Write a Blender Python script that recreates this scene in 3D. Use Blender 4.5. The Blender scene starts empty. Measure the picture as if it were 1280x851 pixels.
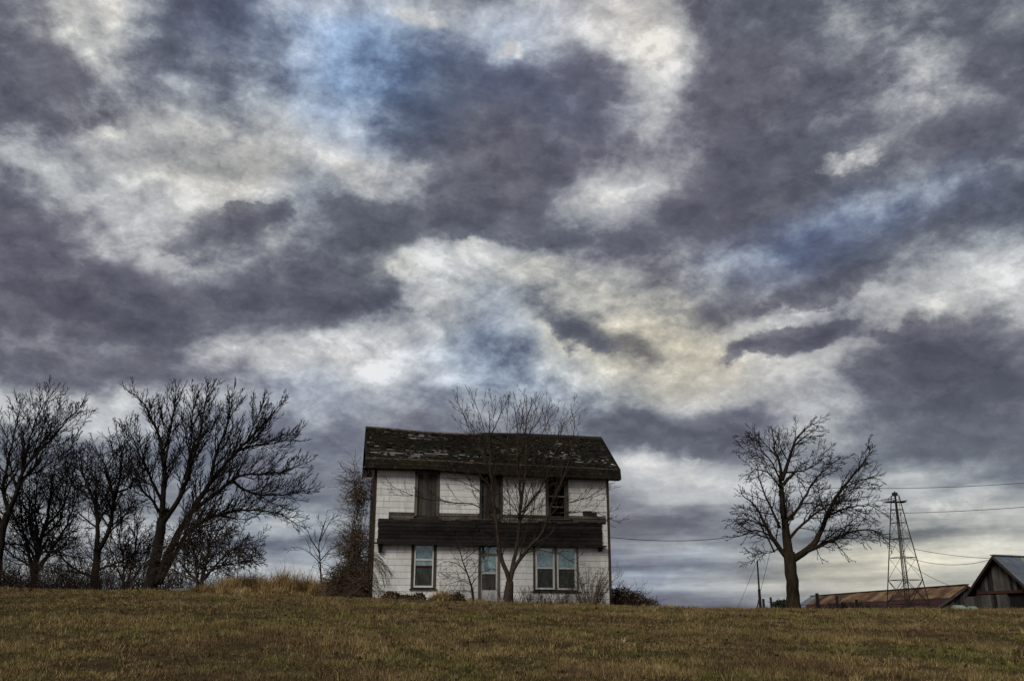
import bpy, bmesh, math, random
from mathutils import Vector, Matrix, noise as mnoise
S = bpy.context.scene
COL = S.collection
R = math.radians
random.seed(7)

# ------------------------------------------------------------------ camera
TH = R(17.0)            # the camera looks up the slope
FPX = 1160.0            # focal length in pixels of the 1280 px wide photograph
EYE = 1.6
cam_d = bpy.data.cameras.new("camera")
cam = bpy.data.objects.new("camera", cam_d)
COL.objects.link(cam)
cam.location = (0, 0, EYE)
cam.rotation_euler = (R(90) + TH, 0, 0)
cam_d.sensor_width = 36.0
cam_d.lens = 36.0 * FPX / 1280.0
cam_d.clip_start = 0.1
cam_d.clip_end = 12000
S.camera = cam

def at(px, py, Y):
    """world point seen at a photograph pixel, at the distance Y up the field"""
    v = (425.5 - py) / FPX
    dz = Y * math.tan(TH + math.atan(v))
    D = Y * math.cos(TH) + dz * math.sin(TH)
    return Vector(((px - 640.0) / FPX * D, Y, EYE + dz))

def pix(p):
    dz = p[2] - EYE
    D = p[1] * math.cos(TH) + dz * math.sin(TH)
    U = -p[1] * math.sin(TH) + dz * math.cos(TH)
    return 640 + FPX * p[0] / D, 425.5 - FPX * U / D

# ------------------------------------------------------------------ light
SUN_EL, SUN_AZ = R(38), R(-150)     # soft overcast sun behind the camera, from the left
sun_d = bpy.data.lights.new("sun", 'SUN')
sun_d.energy = 2.0
sun_d.angle = R(25)
sun_d.color = (1.0, 0.95, 0.88)
sun = bpy.data.objects.new("sun", sun_d)
COL.objects.link(sun)
sdir = Vector((math.sin(SUN_AZ) * math.cos(SUN_EL), math.cos(SUN_AZ) * math.cos(SUN_EL), math.sin(SUN_EL)))
sun.rotation_euler = sdir.to_track_quat('Z', 'Y').to_euler()
sun.location = sdir * 60

S.view_settings.view_transform = 'Standard'
S.view_settings.look = 'None'
S.view_settings.exposure = 0.0
S.view_settings.gamma = 1.0
S.view_settings.use_curve_mapping = False

def lin(r, g, b):
    f = lambda c: (c / 255 / 12.92) if c / 255 <= 0.04045 else ((c / 255 + 0.055) / 1.055) ** 2.4
    return (f(r), f(g), f(b))

# ------------------------------------------------------------------ sky
W = bpy.data.worlds.new("World")
S.world = W
W.use_nodes = True
W.cycles.sampling_method = 'MANUAL'
W.cycles.sample_map_resolution = 512
nt = W.node_tree
nt.nodes.clear()

class NT:
    def __init__(s, tree): s.t = tree
    def n(s, kind, **kw):
        nd = s.t.nodes.new(kind)
        for k, v in kw.items():
            if k.startswith('i_'):
                nd.inputs[k[2:].replace('_', ' ')].default_value = v
            else:
                setattr(nd, k, v)
        return nd
    def l(s, a, b): s.t.links.new(a, b)
    def put(s, sock, v):
        if isinstance(v, (int, float, tuple, list)):
            sock.default_value = v
        else:
            s.l(v, sock)
    def math(s, op, a, b=None, c=None, clamp=False):
        nd = s.n('ShaderNodeMath', operation=op, use_clamp=clamp)
        for i, v in enumerate((a, b, c)):
            if v is not None: s.put(nd.inputs[i], v)
        return nd.outputs[0]
    def vmath(s, op, a, b=None, scale=None):
        nd = s.n('ShaderNodeVectorMath', operation=op)
        s.put(nd.inputs[0], a)
        if b is not None: s.put(nd.inputs[1], b)
        if scale is not None: s.put(nd.inputs['Scale'], scale)
        return nd.outputs[0]
    def noise(s, vec, scale, detail=4, rough=0.55, lac=2.0, dist=0.0, kind='FBM', color=False):
        nd = s.n('ShaderNodeTexNoise')
        nd.noise_type = kind
        s.put(nd.inputs['Vector'], vec)
        nd.inputs['Scale'].default_value = scale
        nd.inputs['Detail'].default_value = detail
        nd.inputs['Roughness'].default_value = rough
        nd.inputs['Lacunarity'].default_value = lac
        nd.inputs['Distortion'].default_value = dist
        return nd.outputs['Color' if color else 'Fac']
    def ramp(s, fac, stops, interp='LINEAR'):
        nd = s.n('ShaderNodeValToRGB')
        cr = nd.color_ramp
        cr.interpolation = interp
        while len(cr.elements) > 1: cr.elements.remove(cr.elements[-1])
        cr.elements[0].position = stops[0][0]
        cr.elements[0].color = (*stops[0][1], 1)
        for p, c in stops[1:]:
            e = cr.elements.new(p); e.color = (*c, 1)
        s.put(nd.inputs[0], fac)
        return nd.outputs[0]
    def mix(s, fac, a, b, blend='MIX'):
        nd = s.n('ShaderNodeMix', data_type='RGBA', blend_type=blend)
        s.put(nd.inputs[0], fac)
        s.put(nd.inputs[6], a if not isinstance(a, tuple) else (*a[:3], 1))
        s.put(nd.inputs[7], b if not isinstance(b, tuple) else (*b[:3], 1))
        return nd.outputs[2]
    def maprange(s, v, a, b, c=0.0, d=1.0, smooth=False):
        nd = s.n('ShaderNodeMapRange')
        if smooth: nd.interpolation_type = 'SMOOTHSTEP'
        s.put(nd.inputs[0], v)
        for i, q in enumerate((a, b, c, d)): nd.inputs[i + 1].default_value = q
        return nd.outputs[0]

N = NT(nt)
tc = N.n('ShaderNodeTexCoord')
dirv = tc.outputs['Generated']
sep = N.n('ShaderNodeSeparateXYZ'); N.l(dirv, sep.inputs[0])
dx, dy, dz = sep.outputs
az = N.math('ARCTAN2', dx, dy)
el = N.math('ARCSINE', dz)
ae = N.n('ShaderNodeCombineXYZ'); N.l(az, ae.inputs[0]); N.l(el, ae.inputs[1])
# noise space: clouds are flatter towards the horizon
def stretched(k):
    return N.vmath('MULTIPLY', dirv, (1.0, 1.0, k))
hi = stretched(1.5); lo = stretched(4.0)
lowf = N.maprange(el, R(3), R(15), 1.0, 0.0, True)          # 1 near the horizon
w1 = N.noise(hi, 5.0, 3, 0.5, color=True)
w2 = N.noise(hi, 13.0, 6, 0.62, color=True)
w1 = N.vmath('SUBTRACT', w1, (0.5, 0.5, 0.5)); w2 = N.vmath('SUBTRACT', w2, (0.5, 0.5, 0.5))
warpamt = N.maprange(el, R(2), R(14), 0.35, 1.0)
w1s = N.vmath('SCALE', w1, scale=0.11)
w2s = N.vmath('SCALE', w2, scale=0.055)
wsum = N.vmath('ADD', w1s, w2s)
wsum = N.vmath('SCALE', wsum, scale=warpamt)
wsum = N.vmath('MULTIPLY', wsum, (1.0, 0.75, 0.0))
P = N.vmath('ADD', ae.outputs[0], wsum)

def blob_sum(blobs, start):
    acc = start
    for (px, py, rx, ry, rot, amp) in blobs:
        d = (at(px, py, 100.0) - Vector((0, 0, EYE))).normalized()
        a, e = math.atan2(d.x, d.y), math.asin(d.z)
        mp = N.n('ShaderNodeMapping', vector_type='TEXTURE')
        N.l(P, mp.inputs['Vector'])
        mp.inputs['Location'].default_value = (a, e, 0)
        mp.inputs['Rotation'].default_value = (0, 0, R(rot))
        mp.inputs['Scale'].default_value = (rx / FPX, ry / FPX, 1)
        g = N.n('ShaderNodeTexGradient', gradient_type='SPHERICAL')
        N.l(mp.outputs[0], g.inputs[0])
        acc = N.math('MULTIPLY_ADD', g.outputs['Fac'], amp, acc)
    return acc

#        px   py   rx   ry  rot  amount        (rot counter-clockwise in the picture)
LIGHT = [
 (130,  35, 110,  80,  70,  .34), (300, 190, 260, 105,  12,  .40), (130, 180, 110,  60,  20, .32),
 (450, 205, 130,  55, -10,  .34), (530, 232,  60,  40,   0,  .25), (200, 250, 170,  80,   5, .22),
 (430,  60, 150, 110,   0,  .32), (520,  20, 150,  60,   0,  .42), (660,  30, 110,  60,  20, .35), (640,  70, 90, 40, 30, .2),
 (795,  30,  90,  90,   0,  .60), (840,  90,  90,  70,  60,  .26), (820, 150,  90,  60, -20, .24), (870, 185, 90, 45, 30, .16),
 (752, 248, 100,  52,   5,  .62), (1065,195, 110,  42,   8,  .22), (1130,105, 120,  55,  40, .08), (1240, 90, 70, 40, 0, .12),
 (590, 325, 120,  60,  25,  .45), (510, 335, 110,  55,  10,  .42), (545, 380, 110,  60,  50, .50), (690, 345, 130,  52,   0, .50),
 (610, 350, 120,  60,   0,  .3),
 (430, 440, 150,  60,   5,  .42), (520, 435, 140,  60,   0,  .36), (560, 470, 140, 40, 0, .2), (640, 410, 110, 40, 0, .2), (690, 430, 110,  45, -25, .46), (760, 455, 90, 35, -15, .3),
 (790, 370, 120,  60,   0,  .24), (850, 420, 130,  70,   0,  .26), (960, 400, 140,  45,  10, .18), (900, 460, 150, 45, 0, .22),
 (1150,370, 200,  60,   5,  .26), (1080,430, 110,  35,  15,  .22), (1250, 350, 100, 70, 0, .18), (1150, 250, 160, 40, 10, .04),
 (850, 500, 120,  40,   0,  .25), (840, 590, 130,  36,   0,  .60), (800, 575,  60,  25,   0, .3), (930, 600, 120, 36, 0, .3),
 (1020,500, 130,  70,  10,  .28), (1000,450, 120, 40, 0, .15), (1180,645, 200,  30,  -3,  .32), (1110,600, 120, 22, 0, .2),
 (1240,690, 130,  22,   4,  .42), (1130,705, 170,  34,   0,  .26), (1150,735, 220, 25, 0, .25), (900, 690, 160, 16, 0, .22),
 (350, 650, 110,  24,   0,  .34), (360, 690, 140,  16,   0,  .28), (50, 505, 170,  34,   0, .34), (110, 530, 150, 40, 0, .16), (420, 510, 150, 30, 0, .16),
 (350, 715, 200,  16,   0,  .20), (800, 715, 150,  12,   0,  .16), (980, 735, 160, 20, 0, .2), (50, 650, 200, 30, 0, .2), (300, 400, 100, 24, 0, .14),
 (20, 190, 60, 30, 0, .3), (20, 350, 90, 30, 10, .16), (150, 330, 80, 24, 10, .2), (250, 330, 70, 24, 15, .2), (330, 270, 50, 20, 10, .15), (150, 435, 120, 20, -5, .16), (60, 230, 80, 40, 0, .25), (960, 310, 150, 40, 10, .05),(990,640,160,20,0,.15),
]
DARK = [
 (50,  100, 150,  95, -25, -.34), (0, 150, 100, 60, 0, -.2), (250,  50, 150, 110,   0, -.22), (340, 130, 120, 50, 0, -.1),
 (640, 170, 230, 150,  -5, -.46), (560, 270, 190,  70,  10, -.34), (700, 110, 110,  70, 0, -.24), (620, 290, 140, 50, 0, -.22),
 (480, 290, 110,  45,   0, -.22), (700, 310, 130, 30, 0, -.15),
 (285, 285, 100,  36,  22, -.56), (60, 340, 190, 90,   0, -.14), (140, 400, 170,  55, -8, -.34), (0, 260, 70, 60, 0, -.2),
 (370, 350, 160,  60,   8, -.40), (260, 385, 170,  40,   0, -.28), (20, 440, 200,  60,   0, -.18), (150, 470, 160, 30, 0, -.25),
 (470, 370,  70,  40,   0, -.20), (500, 450,  80,  20,   0, -.12),
 (960,  70, 190, 170,   0, -.36), (930, 150, 130, 90, 0, -.2), (1000, 220, 260,  60,   8, -.36), (870, 255, 150,  50,   8, -.26),
 (1240, 40, 100,  90,   0, -.26), (1210, 170, 150,  50,   8, -.24), (1240, 270, 100,  40,  15, -.30), (1170, 300, 60, 25, 10, -.2),
 (980, 350, 200,  44,   8, -.18), (1060, 350, 80,  34,   8, -.28), (955, 425,  52,  20,  18, -.48), (1020, 422,  60,  18,   0, -.40),
 (900, 380, 90, 50, -10, -.2), (760, 430,  80,  30, -10, -.40), (700, 400, 80, 24, -10, -.2),
 (1190, 450, 130,  55,   5, -.46), (1210, 510, 190,  70,  -8, -.46), (1110, 470, 80, 40, 0, -.25), (1120, 415, 70, 22, 10, -.3),
 (1210, 570, 170,  40,   0, -.20), (850, 540, 130,  36,   0, -.42), (800, 520,  90,  30,   0, -.24), (930, 520, 70, 24, 0, -.22),
 (1040, 292, 170, 50, 8, -.22),
 (350, 580, 200,  70,   0, -.14), (400, 620, 140,  30,   0, -.12), (330, 670, 170,  14,   0, -.14), (830, 650, 150,  18,   0, -.16),
 (1180, 665, 180, 16, 0, -.2), (1010, 580, 110, 20, 0, -.08), (850, 700, 150, 12, 0, -.1), (120, 590, 240, 60, 0, -.1), (860, 745, 220, 16, 0, -.08),
]
BLUE = [(420, 70, 200, 130, 0, .75), (250, 50, 170, 110, 0, .40), (500, 110, 200, 90, 0, .75), (640, 40, 120, 80, 0, .5), (700, 130, 120, 80, 0, .4),
        (1040, 290, 210, 60, 8, .9), (640, 480, 180, 70, 0, .50), (300, 560, 260, 90, 0, .25), (400, 500, 150, 40, 0, .3), (1240, 250, 120, 80, 0, .2),
        (820, 720, 220, 60, 0, .4), (350, 680, 200, 70, 0, .25), (620, 420, 90, 60, 0, .3), (380, 250, 80, 50, 0, .25)]
WARM = [(820, 410, 190, 100, 0, .75), (900, 460, 160, 60, 0, .45), (1170, 700, 260, 70, 0, .60), (270, 215, 210, 80, 0, .35), (130, 30, 110, 80, 0, .3),
        (690, 345, 110, 40, 0, .3), (800, 30, 90, 80, 0, .3), (1150, 410, 160, 70, 0, .22), (480, 330, 80, 50, 0, .2), (1000, 720, 160, 40, 0, .4), (720, 440, 110, 40, 0, .3)]
big = N.noise(hi, 2.6, 3, 0.5)
hiw = N.vmath('ADD', hi, N.vmath('SCALE', w1, scale=0.05))
calm = N.maprange(lowf, 0.0, 1.0, 1.0, 0.42)
def c0(v, k=0.5): return N.math('MULTIPLY', N.math('SUBTRACT', v, k), calm)
fb = N.mix(lowf, N.noise(hiw, 8.0, 10, 0.62), N.noise(lo, 8.0, 8, 0.56))
fbv = c0(fb)
fine = c0(N.mix(lowf, N.noise(hiw, 26.0, 8, 0.66), N.noise(lo, 24.0, 7, 0.6)))
def puff(off, sc):
    v = N.n('ShaderNodeTexVoronoi', feature='F1')
    v.normalize = True
    N.l(N.vmath('ADD', N.vmath('ADD', hi, N.vmath('SCALE', w2, scale=0.10)), (0.0, 0.0, off)), v.inputs['Vector'])
    v.inputs['Scale'].default_value = sc
    v.inputs['Detail'].default_value = 4.0
    v.inputs['Roughness'].default_value = 0.62
    return v.outputs['Distance']
# billows, their upper sides catching the light
pf = puff(0.0, 9.0)
puffs = c0(N.math('SUBTRACT', 0.62, pf), 0.25)
relief = N.math('MULTIPLY', N.math('SUBTRACT', puff(0.022, 9.0), pf), calm)
L = N.math('MULTIPLY_ADD', N.math('SUBTRACT', big, 0.5), 0.40, 0.45)
L = N.math('MULTIPLY_ADD', fbv, 0.90, L)
L = N.math('MULTIPLY_ADD', fine, 0.45, L)
L = N.math('MULTIPLY_ADD', puffs, -0.45, L)
L = blob_sum(LIGHT, L)
L = blob_sum(DARK, L)
# soft limits, then the finer billows on top
L = N.math('SUBTRACT', L, 0.46)
L = N.math('MULTIPLY_ADD', N.math('TANH', N.math('MULTIPLY', L, 6.5)), 0.50, N.math('MULTIPLY', N.math('TANH', N.math('MULTIPLY', L, 1.6)), 0.60))
L = N.math('MULTIPLY_ADD', L, 0.34, 0.50)
edge = N.math('MULTIPLY_ADD', L, 0.40, 0.52)                  # lit billows show more relief than the flat dark bases
L = N.math('MULTIPLY_ADD', N.math('MULTIPLY', fbv, edge), 0.85, L)
L = N.math('MULTIPLY_ADD', N.math('MULTIPLY', N.math('MULTIPLY', fine, N.maprange(N.noise(hi, 3.1, 2, 0.5), 0.4, 0.62, 0.35, 1.3)), edge), 0.62, L)
L = N.math('MULTIPLY_ADD', N.math('MULTIPLY', relief, edge), 1.3, L)
L = N.math('MULTIPLY_ADD', N.math('MULTIPLY', puffs, edge), 0.30, L)
# thin flat bands low over the horizon
bandf = N.math('MULTIPLY', N.maprange(el, R(1), R(11), 1.0, 0.0, True), N.math('SUBTRACT', N.noise(N.vmath('MULTIPLY', dirv, (1.6, 1.6, 30.0)), 1.6, 5, 0.55), 0.5))
L = N.math('MULTIPLY_ADD', bandf, 1.05, L)
B = N.math('MULTIPLY', blob_sum(BLUE, 0.08), N.maprange(fb, 0.3, 0.7, 1.25, 0.6))
Wm = N.math('MULTIPLY', blob_sum(WARM, 0.0), 1.35)
cloud = N.ramp(L, [(0.0, lin(66, 66, 73)), (.16, lin(82, 82, 91)), (.32, lin(102, 102, 111)), (.48, lin(130, 131, 137)),
                   (.64, lin(160, 161, 163)), (.82, lin(195, 195, 194)), (1.0, lin(238, 237, 234))])
cloud = N.mix(N.math('MINIMUM', B, 1.0), cloud, N.mix(1.0, cloud, (0.72, 0.98, 1.42), 'MULTIPLY'))
cloud = N.mix(N.math('MINIMUM', Wm, 1.0), cloud, N.mix(1.0, cloud, (1.10, 1.0, 0.78), 'MULTIPLY'))
# nearer scud: small dark clouds with torn, sharper edges, paler along their upper side
P_far = P
w3 = N.vmath('SUBTRACT', N.noise(hi, 24.0, 6, 0.65, color=True), (0.5, 0.5, 0.5))
P = N.vmath('ADD', ae.outputs[0], N.vmath('MULTIPLY', wsum, (0.75, 0.75, 0.0)))
P = N.vmath('ADD', P, N.vmath('MULTIPLY', w3, (0.075, 0.045, 0.0)))
SCUD = [(280, 290, 110, 40, 24, .85), (345, 262, 80, 26, 10, .6), (955, 425, 64, 26, 20, .85), (1022, 422, 72, 26, 4, .85), (1060, 352, 95, 32, 10, .85), (985, 368, 90, 30, 14, .6),
        (1165, 440, 105, 46, 8, .95), (1240, 470, 110, 48, -6, .9), (1190, 515, 150, 52, -10, .95), (1120, 418, 60, 16, 8, .6), (860, 540, 80, 26, 4, .95), (800, 528, 60, 22, 0, .7), (930, 535, 60, 18, 0, .6),
        (380, 350, 130, 44, 10, .85), (290, 380, 110, 34, 0, .7), (140, 398, 140, 40, -6, .85), (60, 355, 110, 40, 0, .6), (752, 430, 90, 34, -14, .75), (700, 402, 70, 26, -14, .5), (620, 180, 150, 90, 0, .8), (575, 270, 120, 44, 10, .75),
        (1235, 280, 80, 26, 16, .85), (60, 110, 100, 60, -25, .7), (960, 90, 110, 90, 0, .6), (1010, 235, 160, 30, 8, .7), (160, 470, 150, 22, 0, .6), (320, 575, 130, 26, 0, .5), (1215, 175, 90, 24, 8, .6)]
tear = N.math('MULTIPLY_ADD', N.noise(hiw, 17.0, 10, 0.68), 2.0, -1.0)
scud = N.math('ADD', blob_sum(SCUD, 0.0), N.math('MULTIPLY', tear, 0.62))
scuda = N.maprange(scud, 0.26, 0.56, 0.0, 0.85, True)
scudL = N.math('MULTIPLY_ADD', relief, 1.0, N.maprange(scud, 0.3, 1.0, 0.36, 0.10))
scudL = N.math('MULTIPLY_ADD', fine, 0.35, N.math('MULTIPLY_ADD', fbv, 0.35, scudL))
scudc = N.ramp(scudL, [(0.0, lin(68, 68, 77)), (.2, lin(86, 86, 96)), (.4, lin(113, 113, 121)), (.7, lin(160, 160, 163))])
scudc = N.mix(N.math('MULTIPLY', N.math('MINIMUM', B, 1.0), 0.6), scudc, N.mix(1.0, scudc, (0.78, 0.98, 1.35), 'MULTIPLY'))
# bright torn tops
PUFF = [(752, 246, 62, 28, 5, .95), (790, 30, 50, 60, 0, .9), (830, 75, 50, 40, 60, .7), (440, 212, 70, 30, -10, .8), (120, 180, 60, 28, 20, .75), (255, 165, 80, 28, 12, .6), (1062, 197, 90, 30, 8, .5), (595, 318, 70, 34, 25, .8),
        (690, 345, 80, 30, 0, .85), (535, 385, 40, 40, 50, .85), (500, 345, 50, 26, 10, .7), (715, 432, 90, 22, -24, .8), (850, 585, 90, 18, 0, .9), (800, 572, 40, 14, 0, .7), (520, 20, 90, 26, 0, .7), (420, 445, 80, 22, 5, .7), (1165, 385, 120, 26, 6, .5),
        (1240, 688, 80, 9, 4, .9), (350, 650, 70, 12, 0, .7), (1180, 640, 120, 12, 0, .6), (640, 60, 60, 22, 30, .6), (130, 20, 40, 40, 70, .6)]
pf2 = N.math('ADD', blob_sum(PUFF, 0.0), N.math('MULTIPLY', tear, -0.55))
pfa = N.maprange(pf2, 0.26, 0.62, 0.0, 0.78, True)
pfL = N.math('MULTIPLY_ADD', relief, 1.6, N.math('MULTIPLY_ADD', fine, 0.8, N.math('MULTIPLY_ADD', fbv, 0.6, 0.80)))
pfc = N.ramp(pfL, [(0.35, lin(130, 131, 136)), (.65, lin(178, 178, 179)), (.85, lin(212, 211, 209)), (1.1, lin(240, 239, 236))])
pfc = N.mix(N.math('MINIMUM', Wm, 1.0), pfc, N.mix(1.0, pfc, (1.05, 1.0, 0.86), 'MULTIPLY'))
cloud = N.mix(pfa, cloud, pfc)
cloud = N.mix(scuda, cloud, scudc)
tint = N.ramp(N.noise(hi, 3.4, 3, 0.5), [(0.38, (1.035, 0.985, 1.0)), (0.62, (0.965, 1.01, 1.0))])
cloud = N.mix(N.maprange(L, 0.3, 0.7, 1.0, 0.25), cloud, N.mix(1.0, cloud, tint, 'MULTIPLY'))
cloud = N.vmath('SCALE', cloud, scale=10.0)
nish = N.n('ShaderNodeTexSky', sky_type='NISHITA', sun_disc=False)
nish.sun_elevation = SUN_EL
nish.sun_rotation = SUN_AZ
skyc = N.mix(0.95, nish.outputs[0], cloud)
bg = N.n('ShaderNodeBackground')
bg.inputs['Strength'].default_value = 0.1
N.l(skyc, bg.inputs['Color'])
out = N.n('ShaderNodeOutputWorld')
N.l(bg.outputs[0], out.inputs['Surface'])

# ------------------------------------------------------------------ helpers
import numpy as np
rng = np.random.default_rng(11)
MATS = {}

def material(name, build, rough=0.85, spec=0.2):
    m = bpy.data.materials.new(name)
    m.use_nodes = True
    t = NT(m.node_tree)
    b = m.node_tree.nodes['Principled BSDF']
    b.inputs['Roughness'].default_value = rough
    b.inputs['Specular IOR Level'].default_value = spec
    build(t, b)
    MATS[name] = m
    return m

def pos(t): return t.n('ShaderNodeNewGeometry').outputs['Position']
def objrand(t): return t.n('ShaderNodeObjectInfo').outputs['Random']

def bump(t, b, h, strength=0.4, dist=0.02):
    nd = t.n('ShaderNodeBump')
    nd.inputs['Strength'].default_value = strength
    nd.inputs['Distance'].default_value = dist
    t.l(h, nd.inputs['Height'])
    t.l(nd.outputs[0], b.inputs['Normal'])

def wood(name, dark, light, axis='z', per_board=0.35, scale=1.0, green=None):
    """weathered timber: grain along an axis, stains, and a tone of its own for every board"""
    def bld(t, b):
        k = {'x': (1.2, 14, 14), 'y': (14, 1.2, 14), 'z': (14, 14, 0.8)}[axis]
        p = pos(t)
        rnd = objrand(t)
        off = t.n('ShaderNodeCombineXYZ')
        for i in range(3): t.l(t.math('MULTIPLY', rnd, 37.0 + 11 * i), off.inputs[i])
        p2 = t.vmath('ADD', t.vmath('MULTIPLY', p, tuple(c * scale for c in k)), off.outputs[0])
        g = t.noise(p2, 1.0, 6, 0.65)
        st = t.noise(p, 1.3, 5, 0.6)
        f = t.math('MULTIPLY_ADD', t.math('SUBTRACT', g, 0.5), 1.6, 0.5)
        f = t.math('MULTIPLY_ADD', t.math('SUBTRACT', st, 0.5), 1.2, f)
        f = t.math('MULTIPLY_ADD', t.math('SUBTRACT', rnd, 0.5), per_board * 2, f, clamp=True)
        c = t.mix(f, dark, light)
        if green:
            c = t.mix(t.maprange(t.noise(p, 2.2, 5, 0.65), 0.48, 0.66, 0, 0.8), c, green)
        t.l(c, b.inputs['Base Color'])
        bump(t, b, g, 0.5, 0.01)
    return material(name, bld)

wood('bare_timber', (0.016, 0.013, 0.011), (0.10, 0.083, 0.066), 'x')
wood('dark_plank', (0.003, 0.0027, 0.0025), (0.034, 0.028, 0.024), 'x', 0.25)
wood('door_board', (0.010, 0.009, 0.008), (0.082, 0.072, 0.064), 'z', 0.25)
wood('casing', (0.035, 0.030, 0.025), (0.19, 0.165, 0.135), 'z')
wood('corner_timber', (0.016, 0.012, 0.008), (0.075, 0.055, 0.037), 'z')
wood('side_timber', (0.014, 0.010, 0.007), (0.055, 0.04, 0.028), 'x')
wood('roof_board', (0.02, 0.018, 0.017), (0.24, 0.23, 0.215), 'x', 0.6)
wood('barn_board', (0.012, 0.0105, 0.0095), (0.105, 0.095, 0.085), 'z', 0.5, 0.6)
wood('post_timber', (0.008, 0.007, 0.006), (0.04, 0.033, 0.027), 'z')
wood('rail_red', (0.03, 0.010, 0.008), (0.075, 0.028, 0.022), 'x')

def _siding(t, b):
    p = pos(t)
    st = t.noise(t.vmath('MULTIPLY', p, (5, 5, 1.0)), 1.0, 6, 0.65)
    st2 = t.noise(p, 0.9, 4, 0.6)
    c = t.ramp(objrand(t), [(0.0, (0.70, 0.69, 0.665)), (0.5, (0.77, 0.76, 0.735)), (0.85, (0.81, 0.80, 0.775)), (1.0, (0.70, 0.665, 0.585))])
    c = t.mix(t.maprange(st, 0.45, 0.78, 0, 0.5), c, (0.36, 0.33, 0.28))
    c = t.mix(t.maprange(st2, 0.52, 0.75, 0, 0.35), c, (0.42, 0.39, 0.33))
    sp = t.noise(t.vmath('MULTIPLY', p, (9, 9, 1.6)), 1.0, 7, 0.72)
    c = t.mix(t.maprange(sp, 0.56, 0.70, 0, 0.65), c, (0.27, 0.235, 0.19))
    ch = t.noise(p, 14.0, 3, 0.6)
    c = t.mix(t.maprange(ch, 0.66, 0.72, 0, 0.8), c, (0.16, 0.14, 0.12))
    t.l(c, b.inputs['Base Color'])
    bump(t, b, t.noise(t.vmath('MULTIPLY', p, (60, 60, 3)), 1.0, 3, 0.6), 0.25, 0.004)
material('siding', _siding, 0.6, 0.25)

def _white(t, b):
    c = t.mix(t.maprange(t.noise(pos(t), 9, 5, 0.7), 0.5, 0.75, 0, 0.6), (0.62, 0.60, 0.56), (0.30, 0.27, 0.23))
    t.l(c, b.inputs['Base Color'])
material('white_frame', _white, 0.5, 0.3)

def _glass(base, dirt_reflection):
    def f(t, b):
        n = t.noise(pos(t), 3.2, 7, 0.7)
        t.l(t.mix(t.maprange(n, 0.35, 0.7), base, dirt_reflection), b.inputs['Base Color'])  # pale mottling paints reflected sky into the dirty film's colour
        b.inputs['IOR'].default_value = 2.3
        b.inputs['Specular Tint'].default_value = (0.80, 1.0, 1.0, 1)
        b.inputs['Specular IOR Level'].default_value = 0.6
        b.inputs['Roughness'].default_value = 0.04
        bump(t, b, t.noise(pos(t), 2.6, 2, 0.5), 0.35, 0.03)
    return f
def _screen(base, dirt_reflection):
    def f(t, b):
        n = t.noise(t.vmath('MULTIPLY', pos(t), (3, 3, 1.2)), 2.0, 5, 0.6)
        t.l(t.mix(t.maprange(n, 0.35, 0.7), base, dirt_reflection), b.inputs['Base Color'])
        b.inputs['Roughness'].default_value = 0.22
        b.inputs['Specular IOR Level'].default_value = 0.35
    return f
material('teal_glass', _glass((0.010, 0.028, 0.032), (0.22, 0.30, 0.305)))
material('door_glass', _glass((0.05, 0.10, 0.11), (0.34, 0.43, 0.43)))
material('screen_glass', _screen((0.018, 0.022, 0.018), (0.06, 0.066, 0.055)))
material('transom_glass', _glass((0.03, 0.05, 0.055), (0.12, 0.16, 0.165)))

def _dull(c1, c2, sc=3.0, rough=0.9):
    def f(t, b):
        t.l(t.mix(t.maprange(t.noise(pos(t), sc, 6, 0.65), 0.3, 0.7), c1, c2), b.inputs['Base Color'])
        b.inputs['Roughness'].default_value = rough
    return f
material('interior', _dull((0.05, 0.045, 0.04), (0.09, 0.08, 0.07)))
material('door_panel', _dull((0.40, 0.40, 0.39), (0.56, 0.55, 0.53)))
material('wire', _dull((0.012, 0.012, 0.012), (0.025, 0.024, 0.022)))
material('galvanised', _dull((0.05, 0.05, 0.05), (0.12, 0.115, 0.105), 8))
material('rusty_steel', _dull((0.012, 0.009, 0.007), (0.045, 0.03, 0.023), 6))
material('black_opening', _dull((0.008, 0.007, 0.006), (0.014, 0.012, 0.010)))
material('pale_cover', _dull((0.16, 0.22, 0.17), (0.33, 0.40, 0.33), 1.6))
material('grey_can', _dull((0.14, 0.145, 0.15), (0.22, 0.225, 0.23)))

def _shingle(t, b):
    p = pos(t)
    at_ = t.n('ShaderNodeAttribute', attribute_name='tone')
    c = t.ramp(at_.outputs['Fac'], [(0.0, (0.010, 0.008, 0.007)), (0.45, (0.020, 0.016, 0.013)), (0.8, (0.048, 0.038, 0.030)), (0.93, (0.09, 0.07, 0.055)), (1.0, (0.20, 0.185, 0.165))])
    m = t.math('MULTIPLY', t.maprange(t.noise(p, 1.1, 5, 0.65), 0.42, 0.60), t.maprange(t.noise(p, 9, 4, 0.6), 0.35, 0.6))
    c = t.mix(t.math('MULTIPLY', m, 0.85), c, (0.026, 0.031, 0.012))
    t.l(c, b.inputs['Base Color'])
    bump(t, b, t.noise(p, 40, 4, 0.6), 0.5, 0.01)
material('shingle', _shingle, 0.95, 0.05)

def _tin(t, b):
    c = t.ramp(t.noise(pos(t), 5.0, 6, 0.7), [(0.3, (0.03, 0.02, 0.016)), (0.5, (0.06, 0.038, 0.03)), (0.62, (0.17, 0.13, 0.11)), (0.7, (0.04, 0.022, 0.017))])
    t.l(c, b.inputs['Base Color'])
material('eave_tin', _tin, 0.6, 0.3)

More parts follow.
